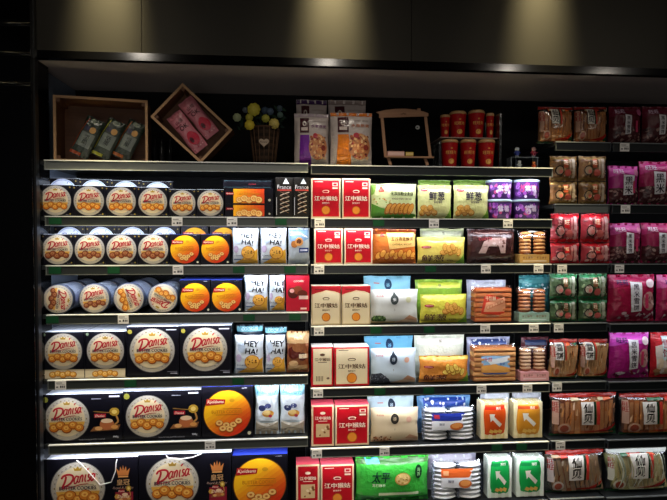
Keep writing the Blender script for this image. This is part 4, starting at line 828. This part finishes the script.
def darkpack(w, h, acc):
    def art(A, w, h):
        A.rect(0, w, h*.76, h, '#243026'); A.ell(w*.5, h*.92, w*.22, h*.06, '#8a9484', 12); A.ell(w*.62, h*.7, w*.18, h*.08, '#c89858', 12); A.ell(w*.3, h*.7, w*.16, h*.06, '#383850', 12)
        A.rect(w*.14, w*.86, h*.24, h*.6, '#6c7470'); A.text('坚果', w*.5, h*.43, h*.26, '#1c2018', vert=True); A.rect(0, w*.6, h*.02, h*.09, acc); A.stroke([(w*.05, h*.15), (w*.05, h*.6), (w*.2, h*.95)], w*.05, acc)
    return artbag('snack_packet', w, h, .026, '#3a423c', art, seed=h*900, seal=.04)
for i, (px, acc, p) in enumerate(((80.5, '#a04428', 'leftmost'), (101.5, '#a8a838', 'middle'), (122, '#b86838', 'rightmost'))):
    o = darkpack(.086, .2, acc); X, _ = P(px-3-i*1.5, 157, .095); o.location = (X, .092+i*.03, Z['a1']+.037); o.rotation_euler = (rad(-4), rad(25), rad(8)); tag(o, f'dark snack packet leaning in the upright crate, {p} of three', 'snack packet', 'dark snack packets')
# tilted crate
cx, cz = P(190, 122.8, .08); L = .325*.93; Hh = .222*.95
c2 = crate(.318, .222, .11); a = rad(43); 
# rests on its lowest corner
def corner(x, z): return x*cos(a)+z*sin(a), -x*sin(a)+z*cos(a)
low = min(corner(x, z)[1] for x in (-.159, .159) for z in (0, .222)); lowx = [corner(x, z)[0] for x in (-.159, .159) for z in (0, .222) if abs(corner(x, z)[1]-low) < 1e-6][0]
X, _ = P(200.5, 160, .07); c2.location = (X-lowx, .07, Z['a1']+.0035-low); c2.rotation_euler = (0, a, 0); tag(c2, 'wooden crate tipped on its corner holding pink packets', 'crate')
def pink(w, h):
    def art(A, w, h):
        A.rect(w*.1, w*.9, h*.88, h*.97, '#c07078'); A.text('山楂', w*.5, h*.78, h*.09, '#6c2c34', w=w*.5); A.text('OK', w*.52, h*.62, h*.1, '#34141c', bold=.02); A.rect(w*.08, w*.5, h*.68, h*.71, '#8a3c48')
        A.ell(w*.55, h*.3, w*.34, h*.17, '#c02440', 18); A.ell(w*.4, h*.28, w*.12, h*.07, '#4c1420', 12); fleck(A, w*.1, w*.9, h*.05, h*.16, 10, ['#f0c0c0', '#b84858'], w*.05, 2)
    return artbag('snack_packet', w, h, .03, '#cc7c88', art, seed=h*77+w, seal=.03)
for i, (ux, uz) in enumerate(((-.052, .024), (-.052, .112))):
    # packets lie along the crate's long boards
    o = pink(.078, .215); b_ = c2.matrix_basis if False else Matrix.Translation(c2.location) @ Matrix.Rotation(a, 4, 'Y')
    base = b_ @ Vector((ux-.05+.02*i+.0, .05, uz+.039)); o.location = base
    o.rotation_euler = (0, a+rad(90), 0)
    # turned so the packet's head points to the crate's upper left
    o.location = b_ @ Vector((.104-.008*i, .045, uz+.03)); o.rotation_euler = (0, a-rad(90)+rad(8), 0)
    tag(o, f'pink snack packet lying in the tipped crate, {"lower" if i == 0 else "upper"} of two', 'snack packet', 'pink snack packets')
# dark glasses beside the crates
for i, px in enumerate((152.5, 160, 168)):
    b = MB(); r = .0135; b.lathe([(r*.8, 0), (r, .01), (r, .10), (r*.5, .12), (r*.45, .145)], M('#1c1c1e', 'gloss'), 16); X, _ = P(px, 150, .2); o = b.obj('dark_glass_bottle', loc=(X, .245, Z['a1']+.0005)); tag(o, f'small dark glass bottle between the two wooden crates, {("leftmost","middle","rightmost")[i]} of three', 'bottle', 'dark glass bottles')
# flower basket
X, _ = P(264, 145, .09); e = empty('flower_basket', (X, .09, Z['a1']+.0035)); tag(e, 'brown wicker basket of yellow and blue flowers with heart tag', 'flower basket')
b = MB(); hb = P(264, 127, .09)[1]-Z['a1']; 
wk = ['#33241a', '#20160f']
for i in range(12):
    t0, t1 = i/12, (i+1)/12; ra, rb = .048+.020*t0, .048+.020*t1
    b.lathe([(ra, hb*t0), (ra+.003, hb*(t0+t1)/2), (rb, hb*t1)], M(wk[i % 2], 'matte'), 24, 'z', (0, .065, 0), cap=(i in (0,)))
for i in range(16):
    q = 2*pi*i/16; b.tube([(.051*cos(q), .065+.051*sin(q), .002), (.072*cos(q), .065+.072*sin(q), hb)], .0022, M('#5a4230', 'matte'), 5)
b.lathe([(.068, hb-.004), (.074, hb), (.068, hb+.006)], M('#4a3424', 'matte'), 24, 'z', (0, .065, 0), cap=False); b.obj('basket', e)
b = MB(); A = Art(); hr = .023; pts = [(hr*1.1*(16*sin(t)**3)/16, hr*.95*(13*cos(t)-5*cos(2*t)-2*cos(3*t)-cos(4*t))/15) for t in [2*pi*i/28 for i in range(28)]]
A.poly(pts, '#8c7a68'); A.poly([(x*.9, y*.9) for x, y in pts], '#a89684'); A.text('Flower', 0, .002, .009, '#3c3028', shear=.25); stamp(b, A, lambda x, y, z: (x, -.008-z, y+hb*.58)); b.add([(x, -.0085+.003, y+hb*.58) for x, y in pts], [tuple(range(28))[::-1]], M('#8c7a68', 'matte')); b.obj('heart_tag', e)
def flower(parent, px, py, r, col, mid, dy=0):
    x, z = P(px, py, .09); x -= parent.location.x; z -= parent.location.z; b = MB(); y = dy; r *= .85
    rr = random.Random(int(px*7))
    for ring, (n, q, s) in enumerate(((9, .72, .42), (7, .42, .4), (3, .12, .35))):
        for i in range(n):
            t = 2*pi*i/n+ring; b.ball((x+r*q*cos(t), y-ring*.006, z+r*q*sin(t)), r*s, M(mix(col, mid, ring*.3+rr.uniform(0, .15)), 'matte'), 8, (1, .45, 1), .2)
    b.obj('flower_head', parent)
for px, py, r, c, m, dy in ((253.5, 108, .034, '#c8bc3c', '#e8dc68', .0), (249.5, 124.5, .026, '#d0b838', '#f0e058', -.02), (249, 116.5, .02, '#b8b03c', '#d8cc60', -.01), (236.5, 116, .022, '#a8b488', '#c0c8a0', .0),
                           (265.5, 118, .021, '#a8a840', '#c8c460', -.02), (274, 123.3, .027, '#c0ac54', '#dccc84', -.02), (264.5, 108, .02, '#38485c', '#586c80', .02), (270, 110, .019, '#48586c', '#687c90', .0), (279.5, 106, .017, '#48586c', '#60706c', .02), (280, 113, .016, '#587068', '#688078', .01), (244.5, 107.5, .016, '#586068', '#70787c', .02)):
    flower(e, px, py, r, c, m, dy+.03)
b = MB(); rr = random.Random(3)
for i in range(46):
    px, py = rr.uniform(236, 284), rr.uniform(106, 127); x, z = P(px, py, .09); x -= X; z -= Z['a1']; s = rr.uniform(.012, .02); q = rr.uniform(0, 6.28); y = rr.uniform(.04, .09)
    b.add([(x-s*cos(q), y, z-s*sin(q)), (x+s*.4*sin(q), y-.004, z-s*.4*cos(q)), (x+s*cos(q), y, z+s*sin(q)), (x-s*.4*sin(q), y+.004, z+s*.4*cos(q))], [(0, 1, 2, 3)], M(rr.choice(['#1e3424', '#2a4030', '#20302c']), 'matte'))
for i in range(9): px = 238+5*i; x, z = P(px, 114, .09); b.tube([(rr.uniform(-.03, .03), .065, hb-.02), ((x-X)*.6, .06, (hb+z-Z['a1'])/2), (x-X, .06, z-Z['a1'])], .0015, M('#2a4030', 'matte'), 5)
b.obj('leaves', e)
# granola bags
def granola(main, top):
    def f(w, h):
        def art(A, w, h):
            A.rect(0, w, h*.93, h, top); A.rect(w*.16, w*.42, h*.62, h*.9, '#3c141c'); A.rect(w*.2, w*.38, h*.66, h*.72, '#c8b8b0'); A.ell(w*.29, h*.79, w*.06, h*.05, '#b8a8a0', 12); A.ell(w*.29, h*.79, w*.03, h*.03, '#3c141c', 10)
            A.poly([(w*.14, h*.04), (w*.5, h*.04), (w*.42, h*.58), (w*.16, h*.58)], main); A.text('水果燕麦', w*.7, h*.74, h*.06, mix(main, '#602020', .4), w=w*.44); A.rect(w*.5, w*.9, h*.83, h*.85, '#a89a94')
            A.ell(w*.68, h*.36, w*.27, h*.24, '#b87850', 18); fleck(A, w*.46, w*.9, h*.14, h*.58, 46, ['#c89060', '#8a3030', '#e0b888', '#a05838', '#5c2c28', '#d0a070'], w*.04, 3); A.ell(w*.6, h*.56, w*.07, h*.05, '#a02838', 12); A.ell(w*.84, h*.34, w*.07, h*.05, '#7a3028', 12)
        return artbag('granola_bag', w, h, .08, '#b8aca8', art, seed=w*300+h*100, seal=.06)
    return f
GG = 'fruit granola bags'
at(granola('#6c2890', '#a898a0'), 'b1', 294, 329.5, 112, 'purple-striped granola bag in front on the display shelf', 'granola bag', GG, Y=.06)
at(granola('#d87818', '#c86c20'), 'b1', 330.5, 373.5, 111, 'orange-striped granola bag in front on the display shelf', 'granola bag', GG, Y=.03)
at(granola('#6c2890', '#3c2050'), 'b1', 296, 327.5, 98, 'taller granola bag standing behind the purple-striped one', 'granola bag', GG, Y=.17)
at(granola('#d87818', '#8a7c78'), 'b1', 328.5, 367, 98.5, 'taller granola bag standing behind the orange-striped one', 'granola bag', GG, Y=.17)
# chalkboard easel
Ye = .07; e = empty('chalkboard_easel', (P(404, 160, Ye)[0], Ye, Z['b1']+.0035)); tag(e, 'small wooden easel with a black chalkboard on display shelf', 'easel'); 
def el(px, py): x, z = P(px, py, Ye); return x-e.location.x, z-e.location.z
def slat(p0, p1, wd, name, y0=0, th=.008):
    (ax, az), (bx, bz) = el(*p0), el(*p1); d = Vector((bx-ax, 0, bz-az)); n = Vector((-d.z, 0, d.x)).normalized()*wd/2; b = MB(); b.obox(((ax+bx)/2, y0, (az+bz)/2), d/2, (0, th/2, 0), n, WL); return b.obj(name, e)
WL = wood('#8c6248', '#ac8260')
slat((381.5, 113), (385.5, 156.5), .014, 'frame_side'); slat((425, 114), (430, 156.5), .014, 'frame_side'); slat((388, 157), (390.5, 165.5), .014, 'leg'); slat((424.5, 157), (427.5, 165.5), .014, 'leg')
b = MB(); pts = [el(px, py) for px, py in ((376, 112.5), (385, 110.3), (395, 109.2), (405, 109), (415, 110), (423, 111.8), (428, 113.5), (428, 116.5), (379, 118), (379, 114))]
n = len(pts); b.add([(x, -.007, z) for x, z in pts]+[(x, .005, z) for x, z in pts], [tuple(range(n))[::-1], tuple(range(n, 2*n))]+[(i, (i+1) % n, n+(i+1) % n, n+i) for i in range(n)], WL)
A = Art(); x, z = el(403, 114); A.text('coffee', x, z, .008, '#2c1810', bold=.025); stamp(b, A, lambda x, y, z: (x, -.0075-z, y)); b.obj('top_rail', e)
b = MB(); pts = [el(*p) for p in ((383.5, 117), (425, 117), (429, 156), (386.5, 156))]; n = 4; b.add([(x, -.002, z) for x, z in pts]+[(x, .004, z) for x, z in pts], [(3, 2, 1, 0)[::-1], (4, 5, 6, 7)]+[(i, (i+1) % 4, 4+(i+1) % 4, 4+i) for i in range(4)], M('#050506', 'chalk'))
A = Art(); x, z = el(417.5, 127.5); A.ell(x, z, .011, .010, '#9a9c9c', 12); A.ell(x-.002, z, .004, .004, '#0c0b0c', 8); stamp(b, A, lambda x, y, z: (x, -.0025-z, y)); b.obj('chalkboard', e)
b = MB(); xa, za = el(384, 157); xb, zb = el(433, 157); b.box(xa, xb, -.02, .006, za-.004, za+.003, WL); b.obj('ledge', e)
b = MB(); xa, z1 = el(419, 112); b.box(xa-.008, xa+.008, .0, .008, z1, z1+.018, WL); b.obj('top_peg', e)
for nm, (pa, pb, c, hh, lb) in {'chalk_box': (387, 403.5, '#c8988c', .022, 'pink-white chalk box lying on the easel ledge'), 'sponge': (405, 412.5, '#b89848', .018, 'small yellow sponge lying on the easel ledge')}.items():
    xa, za = el(pa, 157); xb, _ = el(pb, 157); b = MB(); b.box(0, xb-xa, 0, .014, 0, hh, M(c, 'matte')); b.box(.002, xb-xa-.002, -.0004, 0, hh*.2, hh*.8, M(mix(c, '#ffffff', .25), 'matte')); o = b.obj(nm, loc=(e.location.x+xa, Ye-.0195, e.location.z+za+.0035)); tag(o, lb, nm.replace('_', ' '))
# cup rack and cups
Yc = .06
def cup(px0, px1, yt, zb, Y, label, dim=False):
    xa, xb = P(px0, yt+10, Y)[0], P(px1, yt+10, Y)[0]; r = (xb-xa)/2; zt = P((px0+px1)/2, yt, Y)[1]; h = zt-zb; e = empty('paper_cup', ((xa+xb)/2, Y+r, zb))
    b = MB(); b.lathe([(r*.74, 0), (r*.76, .002), (r*.96, h*.88)], M('#a01418', 'card'), 28)
    b.lathe([(r*.745, .001), (r*.765, h*.05)], M('#c8b8a8', 'card'), 28, cap=False)
    A = Art(); A.text('旺旺年', 0, h*.54, h*.12, '#e0a858'); A.ell(0, h*.24, r*.34, h*.09, '#d89c48', 14); A.ell(0, h*.25, r*.2, h*.045, '#b02018', 10); A.text('福', 0, h*.24, h*.1, '#f0c878'); A.ell(0, h*.68, r*.12, h*.03, '#c88848', 10)
    for vs, fs, m, z in A.it:
        b.add([((r*(.76+.2*y/(h*.88))+.0006+z)*sin(x/r/.85), -(r*(.76+.2*y/(h*.88))+.0006+z)*cos(x/r/.85), y) for x, y in vs], fs, m)
    b.obj('cup_body', e); b = MB(); b.lathe([(r*.96, h*.88), (r, h*.89), (r, h*.93), (r*.88, h*.99), (r*.5, h)], M('#b89060', 'plastic'), 28)
    b.obj('cup_lid', e); tag(e, label, 'paper cup', 'red paper cups')
zs = Z['b1']+.0035
for px0, px1, n in ((443.3, 460.8, 'left'), (462.5, 478.8, 'middle'), (480.8, 498, 'right')): cup(px0, px1, 138.5, zs, Yc, f'red paper cup in the front lower row, {n} one of three')
zt = P(470, 139, Yc)[1]+.008
for px0, px1, yt, n in ((441.5, 451.3, 114, 'small one at the left end'), (451.8, 469, 110, 'second from left, gold emblem'), (471, 487.5, 109, 'third from left'), (487.6, 495.4, 112.5, 'small one at the right end')): cup(px0, px1, yt, zt+.0055, Yc+.045, f'red paper cup on the upper tier, {n}')
e = empty('cup_rack', (P(470, 150, Yc)[0], Yc, zs)); tag(e, 'clear acrylic two-tier rack holding red paper cups', 'rack'); AC = film_mat('#c8ccc8', 'clear_acrylic', .3)
ex = e.location.x; b = MB(); b.box(P(438.8, 150, Yc)[0]-ex, P(441.4, 150, Yc)[0]-ex, 0, .1, 0, P(440, 141.5, Yc)[1]-zs, AC); b.obj('side_panel', e)
b = MB(); b.box(P(499.2, 150, Yc)[0]-ex, P(501.6, 150, Yc)[0]-ex, 0, .2, 0, P(440, 112, Yc)[1]-zs, AC); b.obj('side_panel', e)
b = MB(); b.box(P(441.5, 150, Yc)[0]-ex, P(499.1, 150, Yc)[0]-ex, .022, .2, zt-zs-.0, zt-zs+.004, M('#a89488', 'gloss')); b.obj('upper_tier', e)
# figurine stand
Yf = .1; e = empty('figurine_stand', (P(526, 160, Yf)[0], Yf, zs)); tag(e, 'tiny clear stand for figurines near the narrow bay', 'stand'); ex = e.location.x; b = MB(); xa, xb = P(511, 160, Yf)[0]-ex, P(538.5, 160, Yf)[0]-ex; zh = P(525, 157, Yf)[1]-zs
b.box(xa, xb, 0, .06, zh-.003, zh, M('#788088', 'gloss')); b.obj('stand_top', e)
for x in (xa+.003, xb-.003): b = MB(); b.box(x-.002, x+.002, .004, .056, 0, zh-.003, M('#788088', 'gloss')); b.obj('leg', e)
def toy(px, Y, zb, h, c1, c2, lb):
    X, _ = P(px, 150, Y); b = MB(); r = h*.2
    b.ball((0, 0, h*.78), r*1.05, M(c2, 'plastic'), 12); b.ball((0, 0, h*.9), r*.8, M('#20181a', 'plastic'), 10, (1, 1, .55)); b.lathe([(r*.9, h*.22), (r*1.05, h*.32), (r*.7, h*.62)], M(c1, 'plastic'), 14)
    for s in (-1, 1): b.tube([(s*r*.7, 0, h*.56), (s*r*1.4, -.003, h*.42)], r*.28, M(c1, 'plastic'), 7); b.tube([(s*r*.45, 0, h*.24), (s*r*.5, 0, .001)], r*.32, M('#c8c8cc', 'plastic'), 7)
    o = b.obj('toy_figurine', loc=(X, Y, zb)); tag(o, lb, 'figurine', 'tiny figurines')
toy(517, Yf+.03, zs+zh+.0003, .055, '#2c3c8c', '#c0c8d0', 'tiny dark blue figurine on the clear stand'); toy(533.5, Yf+.03, zs+zh+.0003, .058, '#8c2838', '#c89890', 'tiny dark red figurine on the clear stand')
toy(519.5, Yf-.03, zs, .045, '#9098a0', '#b0b4b8', 'tiny grey figurine in front of the clear stand'); toy(534, Yf-.03, zs, .04, '#c85020', '#d87838', 'tiny orange figurine in front of the clear stand')

# ================================================================== price tickets on the rails
TK = {'a2': (232.5, 178), 'a3': (178.5,), 'a4': (123.5,), 'a5': (60,), 'a6': (209.5,), 'b2': (319.5, 433, 506.5), 'b3': (319, 485, 537.5), 'b4': (319, 485, 533.5), 'b5': (318, 482, 528),
      'b6': (317, 385), 'c3': (561,), 'c4': (558.5,), 'c5': (557,), 'c6': (562,), 'c7': (556.5,), 'd1': (621,), 'd2': (623,), 'd3': (618,)}
GT = {'a2': (57, 281), 'a3': (56, 114.5, 239, 290), 'a4': (52, 249, 295), 'a5': (130, 238), 'a6': (), 'b2': (378,), 'b3': (430,), 'b4': (376, 429), 'b5': (380, 429), 'b6': (498, 523)}
def near(k, X):
    c = [(abs(x-X), s) for kk, x, s in reg if kk == k]; return min(c)[1] if c else 'packs'
usedl = {}
for col, tab in (('white', TK), ('dark green', GT)):
    for k, L in tab.items():
        for j, px in enumerate(L):
            X, _ = P(px, 300, 0); w = .024 if col == 'white' else .027; b = MB(); base = '#f2f0ee' if col == 'white' else '#1c4c30'
            lo = -.042 if col == 'white' else -.036
            b.box(-w, w, -.0035, -.0008, lo, -.001 if col == 'white' else -.005, M(base))
            if col == 'white':
                A = Art(); A.rect(-w*.8, w*.3, -.012, -.009, '#5a5a5e'); A.rect(-w*.7, w*.8, -.018, -.0165, '#8a8a8e'); A.rect(-w*.1, w*.2, -.033, -.023, '#3c3c40'); A.rect(w*.3, w*.5, -.033, -.023, '#3c3c40'); A.rect(w*.6, w*.8, -.033, -.023, '#3c3c40'); A.rect(-w*.8, -w*.4, -.033, -.026, '#77777c')
                stamp(b, A, lambda x, y, z: (x, -.0035-z, y))
            Xr = max(BX[k[0]][0]+w, min(BX[k[0]][1]-w, X))
            o = b.obj('price_ticket' if col == 'white' else 'rail_card', loc=(Xr, -.004, Z[k])); lb = f'{col} {"price ticket" if col == "white" else "card"} on rail under {near(k, Xr)}, {where(k)}'
            usedl.setdefault(lb, []).append(o); tag(o, lb, 'price ticket' if col == 'white' else 'rail card', f'{col} {"price tickets" if col == "white" else "cards"} on the rails')
for lb, os in usedl.items():
    if len(os) > 1:
        os.sort(key=lambda o: o.location.x)
        for i, o in enumerate(os): o['label'] = lb+(', left one' if i == 0 else ', right one')

# ================================================================== setting
def sbox(name, q, m, parent=None):
    b = MB(); b.box(*q, m); return struct(b.obj(name))
BLK = M('#0b0b0c', 'matte'); GB = M('#060607', 'gloss')
YL = -.03; HZ = P(333, 60.5, YL)[1]; HB = P(333, 66.2, YL-.012)[1]
sbox('floor', (-3, 5, -5, .6, -.05, 0), M('#2a2826', 'plastic')); sbox('ceiling', (-3, 5, -5, .6, 3.6, 3.65), M('#101010', 'matte'))
sbox('wall_back', (-1.17, 4.2, DEPTH+.03, DEPTH+.08, 0, HB+.05), M('#0e0f11', 'matte'))
xl = -1.164
sbox('wall_side', (xl-.03, xl, -.02, DEPTH+.03, 0, HB), M('#8492a6', 'plastic'))
for i, x in enumerate((.090, 1.2895, 1.585)):
    b = MB(); b.box(x-.0055, x+.0055, .43, .455, 0, Z['b1'] if i == 0 else Z['c1']+.02, M('#1c1e20', 'plastic')); o = b.obj('shelf_upright'); tag(o, ('slim black upright between left bay and middle bay', 'slim black upright between middle bay and narrow bay', 'slim black upright between narrow bay and right end bay')[i], 'upright', 'shelf uprights')
# bronze header panels
def bronze():
    m = bpy.data.materials.new('brushed_bronze_panel'); m.use_nodes = True; nt = m.node_tree; b = nt.nodes['Principled BSDF']
    b.inputs['Base Color'].default_value = lin('#3f3d38'); b.inputs['Metallic'].default_value = .85; b.inputs['Roughness'].default_value = .38
    tc = nt.nodes.new('ShaderNodeTexCoord'); mp = nt.nodes.new('ShaderNodeMapping'); mp.inputs['Scale'].default_value = (4, 4, 220); n = nt.nodes.new('ShaderNodeTexNoise'); n.inputs['Scale'].default_value = 3
    bp = nt.nodes.new('ShaderNodeBump'); bp.inputs['Strength'].default_value = .08; bp.inputs['Distance'].default_value = .002
    nt.links.new(tc.outputs['Object'], mp.inputs[0]); nt.links.new(mp.outputs[0], n.inputs[0]); nt.links.new(n.outputs[0], bp.inputs['Height']); nt.links.new(bp.outputs[0], b.inputs['Normal']); return m
BR = bronze(); seams = [P(33, 30, YL)[0], P(141.5, 30, YL)[0], P(411.5, 30, YL)[0], P(411.5, 30, YL)[0]+1.27, P(411.5, 30, YL)[0]+2.5]
for i in range(4):
    o = sbox(f'wall_header_{i+1}', (seams[i]+.0012, seams[i+1]-.0012, YL, YL+.02, HZ+.005, 3.6), BR)
sbox('trim_1', (seams[0], 4.2, YL-.012, YL+.02, HB, HZ+.004), GB)
sbox('trim_2', (-1.17, 4.2, YL+.021, DEPTH+.03, HB+.002, HB+.05), M('#d8ccc8', 'matte'))   # soffit
sbox('trim_3', (xl-.02, xl-.001, YL, -.0205, 0, HB), M('#1a1a1c', 'plastic'))
# black glossy column on the left, in stacked panels
xc = P(32.5, 200, -.07)[0]; zz = [0, .9, 1.8, CH+.62, CH+.77, CH+.93, 3.6]
b = MB()
for i in range(len(zz)-1): b.box(xc-.9, xc, -.07, .1, zz[i]+.002, zz[i+1]-.002, GB)
b.box(xc-.9, xc-.004, -.066, .1, 0, 3.6, BLK); struct(b.obj('wall_left'))
for i, py in enumerate((24, 53.5, 84)):
    b = MB(); zc = P(15, py, -.07)[1]; b.tube([(xc-.9, -.07, zc), (xc-.001, -.07, zc)], .008, GB, 14); struct(b.obj(f'trim_{5+i}'))
sbox('trim_4', (xc, xc+.008, -.05, -.02, 0, 3.6), M('#17181a', 'plastic'))

# ================================================================== light
def area(name, loc, rot, sx, sy, pw, col, shape='RECTANGLE', spread=180):
    l = bpy.data.lights.new(name, 'AREA'); l.shape = shape; l.size = sx
    if shape == 'RECTANGLE': l.size_y = sy
    l.energy = pw; l.color = lin(col)[:3]; l.spread = rad(spread); o = bpy.data.objects.new(name, l); C.objects.link(o); o.location = loc; o.rotation_euler = rot; return o
LP = dict(a=1.05, b=1.0, c=.1, d=.26)
for k in Z:
    if k[1] == '7': continue
    x0, x1 = BX[k[0]]; p = LP[k[0]]
    if k in ('c1', 'd1'): p *= .5
    area('shelf_led', ((x0+x1)/2, -.002, Z[k]-.046), (rad(28), 0, 0), x1-x0-.04, .014, p*1.9, '#eef3ff')
def spot(name, loc, tgt, pw, size, blend, col, rad_=.04):
    l = bpy.data.lights.new(name, 'SPOT'); l.energy = pw; l.spot_size = rad(size); l.spot_blend = blend; l.color = lin(col)[:3]; l.shadow_soft_size = rad_
    o = bpy.data.objects.new(name, l); C.objects.link(o); o.location = loc; d = Vector(tgt)-Vector(loc); o.rotation_euler = d.to_track_quat('-Z', 'Y').to_euler(); return o
# downlights washing the bronze header
for i, px in enumerate((107, 333, 541)):
    x = P(px, 20, YL)[0]; spot('header_downlight', (x, YL-.16, 3.3), (x, YL-.005, 2.62), 1000, 25, 1, '#ffebb2', .07); spot('header_downlight', (x, YL-.16, 3.3), (x, YL-.005, 2.5), 12, 60, 1, '#ffe6b0', .03)
# ceiling spots of the shop aisle
for i, (x, y, tx, p) in enumerate(((-.85, -1.3, -.6, 40), (.25, -1.3, .2, 40), (1.15, -1.3, .95, 26), (2.3, -1.5, 2.1, 8))):
    spot('ceiling_spot', (x, y, 3.5), (tx, 0, .62), p*2.9, 50, .9, '#fff4e2', .05)
for x, y in ((-1.6, -3.4), (.42, -3.6), (2.6, -3.75), (3.9, -3.9)):
    area('aisle_downlight', (x, y, 3.5), (rad(35), 0, 0), .16, .16, 3.2, '#fff4e4', 'DISK')
# soft fill area added behind the camera to lift fronts and soffit
area('front_fill', (-.1, -3.9, 1.2), (rad(90), 0, 0), 2.6, 1.5, 12, '#fff6ec')
W = bpy.data.worlds.new('world'); W.use_nodes = True; bpy.context.scene.world = W; W.node_tree.nodes['Background'].inputs[0].default_value = (.8, .85, 1, 1); W.node_tree.nodes['Background'].inputs[1].default_value = .012
s = bpy.context.scene; s.view_settings.view_transform = 'Standard'; s.view_settings.look = 'None'; s.view_settings.exposure = 0; s.view_settings.gamma = 1; s.view_settings.use_curve_mapping = False
s.cycles.use_denoising = True; s.cycles.max_bounces = 6; s.cycles.transparent_max_bounces = 16; s.cycles.sample_clamp_indirect = 4; s.cycles.use_light_tree = True
